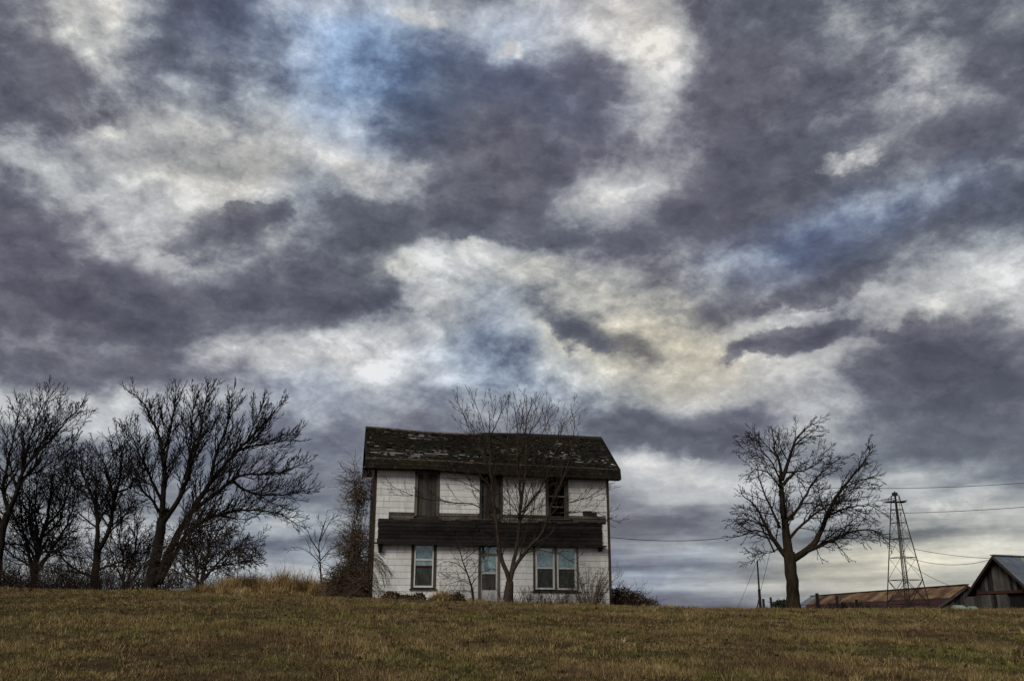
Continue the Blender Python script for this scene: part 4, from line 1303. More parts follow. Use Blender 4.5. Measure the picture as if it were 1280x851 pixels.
# ------------------------------------------------------------------ twiggy shrubs, creeper, brush
def stems(tw, n, c, spread, h, lean, r=.010, twigs=3, curl=.18, droop=0.0):
    for k in range(n):
        a = random.uniform(0, 6.28); q = random.random() ** .5
        p = Vector((c[0] + spread[0] * q * math.cos(a), c[1] + spread[1] * q * math.sin(a), 0))
        p.z = -.05
        d = Vector((math.cos(a) * lean * q, math.sin(a) * lean * q * .5, 1)).normalized()
        H = h * random.uniform(.55, 1.1); m = 8
        path = [p]
        for i in range(1, m):
            d = (d + rv() * curl + Vector((math.cos(a) * .05, 0, -droop * i / m))).normalized()
            path.append(path[-1] + d * (H / (m - 1)))
        rad = [max(r * (1 - .7 * i / m), .006) for i in range(m)]
        tw.tube(path, rad, 3)
        for _ in range(twigs):
            i = random.randrange(2, m)
            dd = (path[i] - path[i - 1]).normalized()
            dd = (dd + rv() * .9).normalized()
            L = H * random.uniform(.12, .3)
            pp = [path[i]]
            for j in range(4):
                dd = (dd + rv() * .25 + Vector((0, 0, .05 - droop * .5))).normalized(); pp.append(pp[-1] + dd * L / 4)
            tw.tube(pp, [.006] * 5, 3)

def leaf_cards(m, pts, size=(.04, .09)):
    """small creased dead leaves"""
    for p in pts:
        s = random.uniform(*size)
        a = rv().normalized(); b = a.cross(rv()).normalized(); c = a.cross(b)
        t = random.random()
        tip, tail = p + a * s, p - a * s
        l, r_ = p + b * s * .55 + c * s * .25, p - b * s * .55 + c * s * .25
        m.tri(tail, l, tip, t); m.tri(tail, tip, r_, t)

def mound(center, rad, n, loc0, bias=.5):
    """points filling a squat dome"""
    out_ = []
    while len(out_) < n:
        v = rv()
        if v.length > 1 or v.z < 0: continue
        if v.length < bias and random.random() < .6: continue
        out_.append(Vector((center[0] + v.x * rad[0], center[1] + v.y * rad[1], center[2] + v.z * rad[2])))
    return out_

def shrub_root(name, label, cat, px, Y, group=None):
    x = at(px, 745, Y).x
    b = Vector((x, Y, ground(x, Y)))
    return thing(name, label, cat, tuple(b), 0, group), b
random.seed(500)
# upright shrub at the right corner
root, b = shrub_root('shrub', 'bare upright twiggy shrub under the wall right of the double window', 'shrub', 738, 43.2)
tw = MB(); stems(tw, 46, (0, 0), (.42, .2), 1.75, .45, .014, 9, .16)
tw.build('branches', 'vine_stem', root)['kind'] = 'stuff'
lf = MB(); leaf_cards(lf, [Vector((random.gauss(.15, .35), random.gauss(0, .2), random.uniform(.7, 1.65))) for _ in range(130)], (.02, .05)); lf.build('leaves', 'dead_leaf', root, tone=True)['kind'] = 'stuff'

def brush(name, label, px, Y, blobs, stemn, leafn, leafsz=(.04, .09), twmat='twig_brown', lfmat='dead_leaf', group=None, cat='brush', h=1.0, shoots=10):
    """a heap of tangled stems and dead leaves; blobs: (dx, dy, rx, ry, rz)"""
    root, b = shrub_root(name, label, cat, px, Y, group)
    tw = MB(); lf = MB()
    tot = sum(q[2] * q[4] for q in blobs)
    for (x, y, rx, ry, rz) in blobs:
        share = rx * rz / tot
        gz = ground(b.x + x, b.y + y) - b.z
        P_ = mound((x, y, gz - .05), (rx, ry, rz), int(stemn * share), None)
        for p in P_:
            d = rv(); d.z = abs(d.z) * .5 - .1; d.normalize()
            L = random.uniform(.4, 1.0) * rz * .8; m = 6
            path = [p]
            for i in range(m):
                d = (d + rv() * .4).normalized(); path.append(path[-1] + d * L / m)
            tw.tube(path, [.009] * (m + 1), 3)
        leaf_cards(lf, mound((x, y, gz - .03), (rx, ry, rz), int(leafn * share), None, .7), leafsz)
        stems(tw, max(2, int(shoots * share)), (x, y), (rx * .8, ry * .8), rz * 1.25, .4, .010, 4, .2)
    tw.build('branches', twmat, root)['kind'] = 'stuff'
    lf.build('leaves', lfmat, root, tone=True)['kind'] = 'stuff'
    return root
brush('brush_heap', 'dense reddish brown brush heap trailing away from the right corner of the house', 786, 45.6,
      [(-.65, 0, .55, .6, 1.0), (-.2, -.1, .6, .6, 1.05), (.35, 0, .65, .6, .75), (.95, .1, .6, .5, .5)], 520, 2600, (.03, .075), shoots=44)
brush('leaf_heap', 'dark brown heap of dead leaves under the lower left window', 502, 42.1, [(-.45, 0, .5, .35, .42), (.15, 0, .55, .3, .30), (.75, 0, .35, .3, .40)], 150, 1500, (.03, .07), shoots=14)
brush('leaf_heap', 'small reddish brown clump beside the pale dry tuft near the sapling', 571, 42.0, [(0, 0, .45, .3, .42), (-.3, -.1, .3, .25, .25)], 90, 700, (.03, .06), shoots=16)
# creeper over the left corner
root, b = shrub_root('creeper', 'tangled brown creeper climbing the left corner of the house up to the eave', 'creeper', 452, 43.3)
tw = MB(); lf = MB()
def vine_env(z):                    # half width of the mass and how far it leans out, by height
    return float(np.interp(z, [0, 1.0, 2.2, 3.4, 4.6, 5.6, 6.1], [.95, .9, .72, .62, .5, .55, .3])), float(np.interp(z, [0, 1.0, 2.2, 3.4, 4.6, 5.6, 6.1], [-.62, -.52, -.40, -.34, -.28, -.45, -.7]))
for k in range(26):                  # main ropes up the corner
    p = Vector((random.gauss(-.25, .28), random.gauss(.1, .3), -.1)); path = [p]
    H = random.uniform(2.5, 6.0)
    for i in range(1, 16):
        z = H * i / 15; hw, cx = vine_env(z)
        path.append(Vector((cx + .3 * math.sin(k * 2.3 + z * 1.3) * hw + random.uniform(-.08, .08), .1 + .2 * math.cos(k * 1.7 + z), z)))
    tw.tube(path, [max(.03 * (1 - i / 17), .010) for i in range(16)], 4)
for k in range(2100):                # hanging, looping shoots
    z = 6.0 * random.random() ** 1.5
    if math.sin(z * 3.1) + .6 * math.sin(z * 7.3) < -.25 and z > 1.6 and random.random() < .8: continue
    hw, cx = vine_env(z)
    p = Vector((cx + hw * random.gauss(.12, .55), random.gauss(.1, .35), max(z, .1)))
    d = Vector((random.uniform(-1, .5), random.uniform(-.5, .5), random.uniform(-.1, .7))).normalized()
    L = random.uniform(.4, 1.2); path = [p]; m = 7
    for i in range(m):
        d = (d + rv() * .6 + Vector((-.06, 0, -.06))).normalized(); path.append(path[-1] + d * L / m)
    path = [q if q.z > .01 else Vector((q.x, q.y, .01)) for q in path]
    tw.tube(path, [.009] * (m + 1), 3)
for v in mound((-.25, .0, .0), (.75, .5, 2.1), 520, None, .2) + mound((-1.05, .1, .0), (.75, .5, 1.3), 420, None, .2) + mound((.35, -.62, .0), (.7, .35, 1.15), 260, None, .2):     # the bushy foot
    d = Vector((random.uniform(-.8, .8), random.uniform(-.4, .4), random.uniform(-.2, .9))).normalized(); L = random.uniform(.4, 1.1); path = [v]; m = 7
    for i in range(m):
        d = (d + rv() * .45 + Vector((0, 0, -.16))).normalized(); path.append(path[-1] + d * L / m)
    path = [q if q.z > .01 else Vector((q.x, q.y, .01)) for q in path]
    tw.tube(path, [.009] * (m + 1), 3)
for k in range(26):                 # long shoots sticking out of it
    z = random.uniform(.8, 6.1); hw, cx = vine_env(z); path = [Vector((cx + random.uniform(-.3, .2), random.uniform(-.2, .4), z))]
    d = Vector((random.uniform(-1, -.2), random.uniform(-.3, .3), random.uniform(.1, .9))).normalized(); L = random.uniform(.7, 1.5)
    for i in range(8):
        d = (d + rv() * .22 + Vector((0, 0, -.09))).normalized(); path.append(path[-1] + d * L / 8)
    tw.tube(path, [max(.014 - .001 * i, .008) for i in range(9)], 3)
pts = list(mound((-.30, .0, .0), (.8, .5, 1.9), 420, None, .3)) + list(mound((-.95, .1, .0), (.65, .5, 1.2), 260, None, .3))
for k in range(2600):
    z = 6.0 * random.random() ** 1.3; hw, cx = vine_env(z)
    if math.sin(z * 3.1) + .6 * math.sin(z * 7.3) < -.2 and z > 1.4 and random.random() < .85: continue
    pts.append(Vector((cx + hw * random.gauss(0, .52), random.gauss(.0, .35), max(z, .05))))
leaf_cards(lf, pts, (.025, .065))
for k in range(40):                  # strands hanging across the white corner
    x0 = random.uniform(.15, .75); z0 = random.uniform(1.6, 2.4) * (1 - .25 * x0)
    p = Vector((x0 - .25, -.9 + random.uniform(0, .2), z0)); d = Vector((.8, 0, .2)); path = [p]
    for i in range(8):
        d = (d + rv() * .25 + Vector((-.02, 0, -.3))).normalized(); path.append(path[-1] + d * random.uniform(.12, .24))
    path = [q if q.z > .01 else Vector((q.x, q.y, .01)) for q in path]
    tw.tube(path, [.008] * 9, 3)
tw.build('stems', 'vine_stem', root)['kind'] = 'stuff'
lf.build('leaves', 'dead_leaf', root, tone=True)['kind'] = 'stuff'
# thin dark seedlings along the foot of the wall
tw = MB()
for k in range(150):
    u = random.choice((random.uniform(3.0, 10.9), random.uniform(6.6, 10.9)))
    q = HO + EU * u - EV * random.uniform(.12, .5); p = Vector((q.x, q.y, ground(q.x, q.y) - .04))
    d = Vector((random.uniform(-.35, .35), 0, 1)).normalized(); H = random.uniform(.25, .95); path = [p]; m = 6
    for i in range(m):
        d = (d + rv() * .2).normalized(); path.append(path[-1] + d * H / m)
    tw.tube(path, [max(.010 * (1 - i / m), .006) for i in range(m + 1)], 3)
    for _ in range(3):
        i = random.randrange(2, m); dd = (rv() + Vector((0, 0, .6))).normalized(); tw.tube([path[i], path[i] + dd * H * .15, path[i] + dd * H * .3 + Vector((0, 0, .03))], [.006] * 3, 3)
o = tw.build('wall_seedlings', 'twig_dark'); tag(o, 'thin dark seedlings along the foot of the house front', None, None, 'stuff')
# undergrowth below the left trees: one tangle nobody could count
tw = MB()
for k in range(1500):
    px = random.uniform(-20, 330) if random.random() < .8 else random.uniform(-20, 130)
    Y = random.uniform(47, 54); x = at(px, 740, Y).x; p = Vector((x, Y, ground(x, Y) - .05))
    d = Vector((random.uniform(-.5, .5), random.uniform(-.3, .3), 1)).normalized(); H = random.uniform(.5, 2.0) * (.7 if px > 240 else 1); path = [p]; m = 7
    for i in range(m):
        d = (d + rv() * .25).normalized(); path.append(path[-1] + d * H / m)
    tw.tube(path, [max(.016 * (1 - i / m), .008) for i in range(m + 1)], 3)
    for _ in range(4):
        i = random.randrange(2, m); dd = (rv() + Vector((0, 0, .5))).normalized(); pp = [path[i]]
        for j in range(4):
            dd = (dd + rv() * .3).normalized(); pp.append(pp[-1] + dd * H * .07)
        tw.tube(pp, [.008] * 5, 3)
o = tw.build('undergrowth', 'twig_brown'); tag(o, 'tangled bare undergrowth below the trees on the left', None, None, 'stuff')
# dark evergreen bush by the lone tree
root, b = shrub_root('evergreen_bush', 'small dark evergreen bush against the trunk of the lone tree', 'bush', 975, 48.6)
lf = MB(); tw = MB()
for (x, rx, rz) in ((-.12, .42, .55), (.25, .45, .62), (.6, .3, .45)):
    leaf_cards(lf, mound((x, 0, -.02), (rx, .4, rz), 420, None, .6), (.05, .10)); stems(tw, 10, (x, 0), (rx * .6, .2), rz * 1.0, .5, .015, 4)
tw.build('branches', 'twig_dark', root)['kind'] = 'stuff'; lf.build('leaves', 'evergreen', root, tone=True)['kind'] = 'stuff'
for px, Y, sx, lab in ((1040, 55.5, .8, 'low dark scrub among the fence posts before the rusty roof'), (1075, 57, .7, 'low dark scrub right of the fence posts before the rusty roof')):
    root, b = shrub_root('scrub', lab, 'scrub', px, Y)
    tw = MB(); stems(tw, 60, (0, 0), (sx, .4), 1.0, .6, .014, 8, .25); tw.build('branches', 'twig_dark', root)['kind'] = 'stuff'

# ------------------------------------------------------------------ dry tall grass and weeds
def straw(name, label, spots, n, hgt, mat='straw'):
    P_ = []; H = []
    tot = sum(s[2] * s[3] for s in spots)
    for (px, Y, rx, ry, hk) in spots:
        k = int(n * rx * ry / tot)
        x0 = at(px, 740, Y).x
        a = rng.uniform(0, 6.283, k); q = np.sqrt(rng.random(k))
        P_.append(np.stack([x0 + rx * q * np.cos(a), Y + ry * q * np.sin(a)], 1)); H.append(hk * (1 - .45 * q ** 2))
    P_ = np.concatenate(P_); H = np.concatenate(H)
    k = len(P_)
    cl = fbm2(P_, 2.5, 9)
    h = hgt * H * (rng.uniform(.35, 1.0, k) + .35 * (rng.random(k) < .08)) * (1 + .30 * np.clip(cl, -1.5, 1.5))
    tone = np.clip(rng.normal(.47, .26, k) + .30 * cl, 0, 1)
    blades(name, mat, P_, h, rng.uniform(.010, .024, k), rng.uniform(.1, .9, k), label, tone)
straw('tall_dry_grass', 'golden dry tall grass between the left trees and the house',
      [(258, 45.4, .9, .8, .45), (285, 45.2, .8, .7, .7), (300, 46.2, .45, .5, 1.05), (318, 46.4, .5, .5, 1.3), (338, 45.5, .8, .7, .9), (352, 46.2, .5, .5, 1.3), (368, 45.6, .6, .6, .95), (384, 46.0, .45, .5, 1.15), (402, 45.2, .7, .7, .8), (425, 44.8, .8, .7, .6), (440, 43.4, .8, .5, .35), (330, 44.6, 2.2, .5, .35)], 26000, 1.35)
straw('dry_tuft', 'pale dry grass tuft under the wall between the lower left window and the sapling', [(548, 42.1, .45, .3, .9), (558, 42.0, .5, .3, 1.0), (566, 42.2, .4, .3, .8)], 1500, .55)
straw('wall_weeds', 'thin dry weeds along the foot of the house front', [(485, 42.4, 1.0, .15, .7), (600, 43.2, .9, .15, .6), (655, 43.4, 1.0, .15, .8), (700, 43.8, 1.2, .15, .9), (745, 44.2, .7, .15, .7), (805, 45.2, 1.0, .5, .5), (835, 45.6, .7, .5, .6)], 2400, .45)
straw('trunk_weeds', 'longer dry grass round the feet of the trees', [(635, 41.4, .55, .4, 1.0), (591, 42.3, .4, .3, .8), (992, 47.9, .8, .5, .9), (187, 46.8, 1.3, .6, 1.0), (118, 49.8, .8, .5, .9), (41, 51.8, .9, .5, .9), (738, 43.1, .7, .4, .9), (785, 45.3, 1.3, .5, .8)], 2600, .36)
straw('crest_weeds', 'thin dry weeds standing along the crest of the field', [(80, 47, 6, 1.2, .5), (880, 46.8, 3, 1, .45), (1000, 47, 3, 1, .5), (1120, 47.5, 5, 1.2, .45), (1240, 47.5, 4, 1.2, .45)], 3500, .35)
# fallen leaves and clods lying on the lawn
random.seed(77)
lf = MB(); P_ = scatter(10, 46, 1.6)
for x, y in P_:
    leaf_cards(lf, [Vector((x, y, ground(x, y) + random.uniform(.03, .07)))], (.025, .06))
o = lf.build('fallen_leaves', 'litter', tone=True); tag(o, 'dead brown leaves scattered over the field', None, None, 'stuff')

# ------------------------------------------------------------------ farm buildings beyond the crest, right
random.seed(61)
# grey barn, gable to the field
bY = 62.0
apex = at(1248, 695, bY)
phb = R(25)
RB = Vector((math.cos(phb), math.sin(phb), 0))         # along the ridge
GB = Vector((math.sin(phb), -math.cos(phb), 0))        # along the gable, towards the nearer eave
gl = ground(apex.x, bY) - .3
barn = thing('barn', 'weathered grey board barn with blue grey metal roof and dark doorway at the right edge', 'barn', (apex.x, apex.y, gl), 0)
bo = Vector((apex.x, apex.y, gl))
def bp(g, r_, z):                                       # gable axis, ridge axis, height
    p = GB * g + RB * r_
    return Vector((p.x, p.y, z))
AH = apex.z - gl
HWD = 4.6
def plane_hit(px, py):
    d = at(px, py, 1.0) - CAM; nrm = RB
    t = (bo - CAM).dot(nrm) / d.dot(nrm); p = CAM + d * t - bo
    return p.dot(GB), p.z
ge, ze = plane_hit(1215.5, 743)
slope = (AH - ze) / abs(ge)
EH = AH - slope * HWD
EW = abs(ge)
def gable_top(g): return AH - slope * abs(g) - .10
BL_ = 16.0
_, zr = plane_hit(1250, 739)
# dark core that closes the walls
m = MB()
gw = EW - .35
m.v += [tuple(bp(g, r_, z)) for r_ in (.14, BL_) for g, z in ((-gw, 0), (gw, 0), (gw, gable_top(gw) - .1), (0, AH - .25), (-gw, gable_top(gw) - .1))]
m.f += [(4, 3, 2, 1, 0), (5, 6, 7, 8, 9)] + [(k, (k + 1) % 5, 5 + (k + 1) % 5, 5 + k) for k in range(5)]; m.tone = [.5] * 10
m.build('core', 'black_opening', barn)
g = -gw
gd0, zd = plane_hit(1259.5, 742)
while g < gw - .02:
    wd = random.uniform(.17, .30); e = min(g + wd, gw)
    top = min(gable_top(g), gable_top(e)); ta, tb = gable_top(g), gable_top(e)
    off = random.uniform(0, .03)
    z0 = zr + .02
    if ta > z0 + .05 or tb > z0 + .05:
        m = MB(); m.hexa([bp(g, -.02 - off, z0), bp(e - .018, -.02 - off, z0), bp(e - .018, .13, z0), bp(g, .13, z0),
                          bp(g, -.02 - off, max(ta, z0 + .01)), bp(e - .018, -.02 - off, max(tb, z0 + .01)), bp(e - .018, .13, max(tb, z0 + .01)), bp(g, .13, max(ta, z0 + .01))])
        m.build('plank', 'barn_board', barn)
    g = e
g = -gw
while g < gd0 - .02:
    wd = random.uniform(.17, .30); e = min(g + wd, gd0); off = random.uniform(0, .03); z1 = min(zr - .05, gable_top(g) , gable_top(e)); z0 = random.uniform(-.1, .1)
    m = MB(); m.hexa([bp(g, -.02 - off, z0), bp(e - .018, -.02 - off, z0), bp(e - .018, .13, z0), bp(g, .13, z0), bp(g, -.02 - off, z1), bp(e - .018, -.02 - off, z1), bp(e - .018, .13, z1), bp(g, .13, z1)])
    m.build('plank', 'barn_board', barn); g = e
m = MB(); m.v += [tuple(bp(g, r_, z)) for r_ in (-.10, -.055) for g, z in ((-gw + .1, zr - .12), (gw, zr - .12), (gw, zr + .06), (-gw + .1, zr + .06))]
m.f += [(0, 1, 2, 3), (7, 6, 5, 4)] + [(k, (k + 1) % 4, 4 + (k + 1) % 4, 4 + k)[::-1] for k in range(4)]; m.tone = [.5] * 8
m.build('door_rail', 'rail_red', barn)
for s in (-1, 1):
    # roof of metal sheets, laid from the ridge
    r_ = -.55; k = 0
    while r_ < BL_:
        e = min(r_ + .82, BL_)
        kind = 'straw_sheet' if (s > 0 and k in (3, 4)) else 'zinc_sheet'
        zt = lambda g_: AH - slope * g_
        j = random.uniform(0, .02)
        m = MB(); m.hexa([bp(s * (EW + .1), r_, zt(EW + .1) + j), bp(s * (EW + .1), e - .02, zt(EW + .1) + j), bp(0.0, e - .02, AH + j), bp(0.0, r_, AH + j),
                          bp(s * (EW + .1), r_, zt(EW + .1) + .05 + j), bp(s * (EW + .1), e - .02, zt(EW + .1) + .05 + j), bp(0.0, e - .02, AH + .05 + j), bp(0.0, r_, AH + .05 + j)])
        for q in (.25, .5, .75):    # standing ribs
            rr = r_ + (e - r_) * q
            m.bar(bp(s * (EW + .1), rr, zt(EW + .1) + .065 + j), bp(s * .02, rr, AH + .065 + j), .05, .04)
        m.build('roof_sheet', kind, barn); r_ = e; k += 1
    m = MB(); m.hexa([bp(s * (EW + .12), -.60, AH - slope * (EW + .12) - .16), bp(s * (EW + .12), -.56, AH - slope * (EW + .12) - .16), bp(0, -.56, AH - .18), bp(0, -.60, AH - .18),
                      bp(s * (EW + .12), -.60, AH - slope * (EW + .12) + .04), bp(s * (EW + .12), -.56, AH - slope * (EW + .12) + .04), bp(0, -.56, AH + .04), bp(0, -.60, AH + .04)])
    m.build('barge_board', 'side_timber', barn)
    m = MB(); m.hexa([bp(s * (EW + .08), -.55, AH - slope * (EW + .08) - .04), bp(s * (EW + .08), .1, AH - slope * (EW + .08) - .04), bp(0, .1, AH - .04), bp(0, -.55, AH - .04),
                      bp(s * (EW + .08), -.55, AH - slope * (EW + .08) - .01), bp(s * (EW + .08), .1, AH - slope * (EW + .08) - .01), bp(0, .1, AH - .01), bp(0, -.55, AH - .01)])
    m.build('verge_lining', 'side_timber', barn)
m = MB(); m.bar(bp(0, -.6, AH + .07), bp(0, BL_, AH + .07), .3, .06); m.build('ridge_cap', 'zinc_sheet', barn)

# long low barn with a rusted roof
nY, fY = 68.0, 95.0
A = at(1206, 732, nY); B = at(1014, 745.5, fY); B.z = A.z - .05
RL = Vector((B.x - A.x, B.y - A.y, 0)); LL_ = RL.length; RL.normalize()
GL = Vector((RL.y, -RL.x, 0))
if GL.x > 0: GL = -GL                                   # points left, to the roof slope in view
gz = ground(A.x, nY) - .4
lb = thing('long_barn', 'long low barn with rust streaked roof and maroon lower sheets behind the windmill tower', 'barn', (A.x, A.y, gz), 0)
lo_o = Vector((A.x, A.y, gz)); RH_ = A.z - gz
def lp(g, r_, z):
    p = GL * g + RL * r_; return Vector((p.x, p.y, z))
def hit_l(px, py):
    d = at(px, py, 1.0) - CAM; t = (lo_o - CAM).dot(RL) / d.dot(RL); p = CAM + d * t - lo_o
    return p.dot(GL), p.z
gm, zm = hit_l(1186.5, 746.5); gE, zE = hit_l(1165, 761)
s1 = (RH_ - zm) / gm; s2 = (zm - zE) / (gE - gm)
gE2 = gE * 1.25; zE2 = zm - s2 * (gE2 - gm)
def ltop(g):
    g = abs(g)
    return RH_ - s1 * g if g < gm else zm - s2 * (g - gm)
m = MB(); g5 = gE2 - .3
ring = [(-g5, 0), (g5, 0), (g5, ltop(g5) - .12), (0, RH_ - .15), (-g5, ltop(g5) - .12)]
m.v += [tuple(lp(g, r_, z)) for r_ in (.14, LL_ - .1) for g, z in ring]
m.f += [(0, 1, 2, 3, 4), (9, 8, 7, 6, 5)] + [(k, (k + 1) % 5, 5 + (k + 1) % 5, 5 + k)[::-1] for k in range(5)]; m.tone = [.5] * 10
m.build('core', 'black_opening', lb)
g = -g5
while g < g5 - .02:
    e = min(g + random.uniform(.24, .42), g5); off = random.uniform(0, .04)
    m = MB(); m.hexa([lp(g, -.02 - off, 0), lp(e - .03, -.02 - off, 0), lp(e - .03, .12, 0), lp(g, .12, 0),
                      lp(g, -.02 - off, ltop(g) - .08), lp(e - .03, -.02 - off, ltop(e) - .08), lp(e - .03, .12, ltop(e) - .08), lp(g, .12, ltop(g) - .08)])
    m.build('plank', 'barn_board', lb); g = e
def sheet(r0, r1, g0, g1, s, mat, lift):
    m = MB(); z0, z1 = ltop(g0) + lift, ltop(g1) + lift
    n_ = 6
    for q in range(n_):                                 # corrugations
        a = r0 + (r1 - r0) * q / n_; b = r0 + (r1 - r0) * (q + .55) / n_; c = r0 + (r1 - r0) * (q + 1) / n_
        m.hexa([lp(s * g1, a, z1), lp(s * g1, c, z1), lp(s * g0, c, z0), lp(s * g0, a, z0), lp(s * g1, a, z1 + .03), lp(s * g1, c, z1 + .03), lp(s * g0, c, z0 + .03), lp(s * g0, a, z0 + .03)])
        m.hexa([lp(s * g1, a, z1 + .031), lp(s * g1, b, z1 + .031), lp(s * g0, b, z0 + .031), lp(s * g0, a, z0 + .031), lp(s * g1, a + .02, z1 + .075), lp(s * g1, b - .02, z1 + .075), lp(s * g0, b - .02, z0 + .075), lp(s * g0, a + .02, z0 + .075)])
    return m.build('roof_sheet', mat, lb)
for s in (1, -1):
    r_ = -.25; k = 0
    while r_ < LL_ - .05:
        e = min(r_ + 1.15, LL_)
        far = r_ > LL_ - 2.6
        sheet(r_, e - .015, 0.0, gm + .12, s, 'zinc_sheet' if far else 'rust_sheet', .03 + random.uniform(0, .02))
        sheet(r_, e - .015, gm + .002, gE2, s, 'zinc_sheet' if far else 'maroon_sheet', -.05 + random.uniform(0, .01))
        r_ = e
m = MB(); m.bar(lp(0, -.3, RH_ + .10), lp(0, LL_, RH_ + .10), .35, .06); m.build('ridge_cap', 'rust_sheet', lb)
for s in (1, -1):
    m = MB(); m.bar(lp(s * gE2, -.27, ltop(gE2) - .08), lp(s * gm, -.27, ltop(gm) - .08), .05, .14); m.bar(lp(s * (gm - .01), -.27, ltop(gm) - .08), lp(0, -.27, RH_ - .06), .05, .14)
    m.build('barge_board', 'casing' if s > 0 else 'rail_red', lb)['kind'] = 'stuff'

# pale covered rack in front of the barns
cY = 60.0
c0 = at(1187, 761, cY); c1 = at(1221, 761, cY)
rb = thing('covered_rack', 'pale green rounded cover lying on a low dark rack between the barns', 'rack', (c0.x, cY, ground(c0.x, cY)), 0)
zb = c0.z - ground(c0.x, cY); wdt = c1.x - c0.x
m = MB(); m.box((0, -.5, zb - .12), (wdt, -.4, zb - .04)); m.build('rail', 'post_timber', rb)
for k in range(4):
    m = MB(); x = .1 + k * (wdt - .3) / 3; m.box((x, -.48, -.1), (x + .1, -.38, zb - .121)); m.build('leg', 'post_timber', rb)
for (a, b, hgt) in ((0.05, 1.02, .27), (1.05, wdt - .02, .20)):
    m = MB(); nx, ny = 12, 8
    for i in range(nx + 1):
        for j in range(ny + 1):
            u = i / nx; v = math.pi * j / ny
            prof_ = hgt * (1 - abs(2 * u - 1) ** 3.0) * (1 + .08 * math.sin(u * 9)) + .03
            m.v.append((a + (b - a) * u, -.1 - .42 * math.cos(v) * (.7 + .3 * math.sin(math.pi * u)), zb - .04 + prof_ * math.sin(v) ** .8))
    m.tone = [.5] * len(m.v)
    for i in range(nx):
        for j in range(ny):
            q = i * (ny + 1) + j; m.f.append((q, q + 1, q + ny + 2, q + ny + 1))
    m.build('cover', 'pale_cover', rb, smooth=True)

# windmill tower, its wheel gone
wY = 64.0
ctr = at(1135.5, 758, wY); top = at(1121, 614, wY)
wz = ground(ctr.x, wY) - .1
wm = thing('windmill_tower', 'steel lattice windmill tower without its wheel between the lone tree and the barns', 'windmill', (ctr.x, wY, wz), 0)
wo = Vector((ctr.x, wY, wz))
TZ = top.z - wz
rot0 = R(-29); RAD = 1.36 * 1.12; RT = .20
tx = top.x - ctr.x
# the tower is drawn upright; the lens makes it lean
def leg_at(k, f):
    a = rot0 + k * math.pi / 2
    r_ = RAD + (RT - RAD) * f
    return Vector((r_ * math.cos(a), r_ * math.sin(a), TZ * f))
for k in range(4):
    m = MB(); m.bar(leg_at(k, 0), leg_at(k, .97), .06, .06); m.build('leg', 'rusty_steel', wm)
zs = [.16, .335, .50, .64, .76, .86]
for n_, f in enumerate(zs):
    for k in range(4):
        m = MB(); m.bar(leg_at(k, f), leg_at((k + 1) % 4, f), .035); m.build('girt', 'rusty_steel', wm)
for (f0, f1) in ((.0, .16), (.16, .335)) :
    for k in range(4):
        m = MB(); m.bar(leg_at(k, f0 if f0 else .02), leg_at((k + 1) % 4, f1), .028); m.build('brace', 'rusty_steel', wm)
        m = MB(); m.bar(leg_at((k + 1) % 4, f0 if f0 else .02) * 1.001, leg_at(k, f1) * 1.001, .028); m.build('brace', 'rusty_steel', wm)
for (f0, f1) in zip(zs[1:-1], zs[2:]):
    for k in range(4):
        m = MB(); m.bar(leg_at(k, f0), leg_at((k + 1) % 4, f1), .016); m.build('brace_wire', 'rusty_steel', wm)
# ladder up the near face
la = leg_at(3, 0.0); lb0 = leg_at(3, .97)
nrm_ = Vector((.26, 0, 0))
ld_ = bpy.data.objects.new('ladder', None); COL.objects.link(ld_); ld_.parent = wm
for s in (0, 1):
    m = MB(); o_ = Vector((.05, -.06, 0)) + nrm_ * s; m.bar(la + o_ + Vector((0, 0, .3)), lb0 + o_ * .8, .026); m.build('rail', 'rusty_steel', ld_)
for k in range(24):
    f = (k + 1) / 25
    p = la.lerp(lb0, f) + Vector((.05, -.06, 0))
    m = MB(); m.bar(p, p + nrm_, .024); m.build('rung', 'rusty_steel', ld_)
fz = .915
m = MB(); m.box((-.72, -.3, TZ * fz), (.62, .3, TZ * fz + .05)); m.build('platform', 'post_timber', wm)
m = MB(); m.bar((-.75, -.32, TZ * fz - .06), (-.2, -.32, TZ * fz + .09), .05); m.build('platform_board', 'post_timber', wm)
m = MB(); m.bar((.66, -.32, TZ * fz + .10), (.1, -.32, TZ * fz + .03), .05); m.build('platform_board', 'post_timber', wm)
m = MB(); m.tube([Vector((0, 0, TZ * .80)), Vector((0, 0, TZ * 1.0))], [.05, .05], 8, True); m.build('head_pipe', 'rusty_steel', wm)
m = MB(); m.tube([Vector((0, 0, .2)), Vector((0, 0, TZ * .80))], [.022, .022], 6, True); m.build('pump_rod', 'rusty_steel', wm)
m = MB(); m.box((-.16, -.14, TZ * .965), (.14, .14, TZ * .99)); m.build('head_plate', 'rusty_steel', wm)

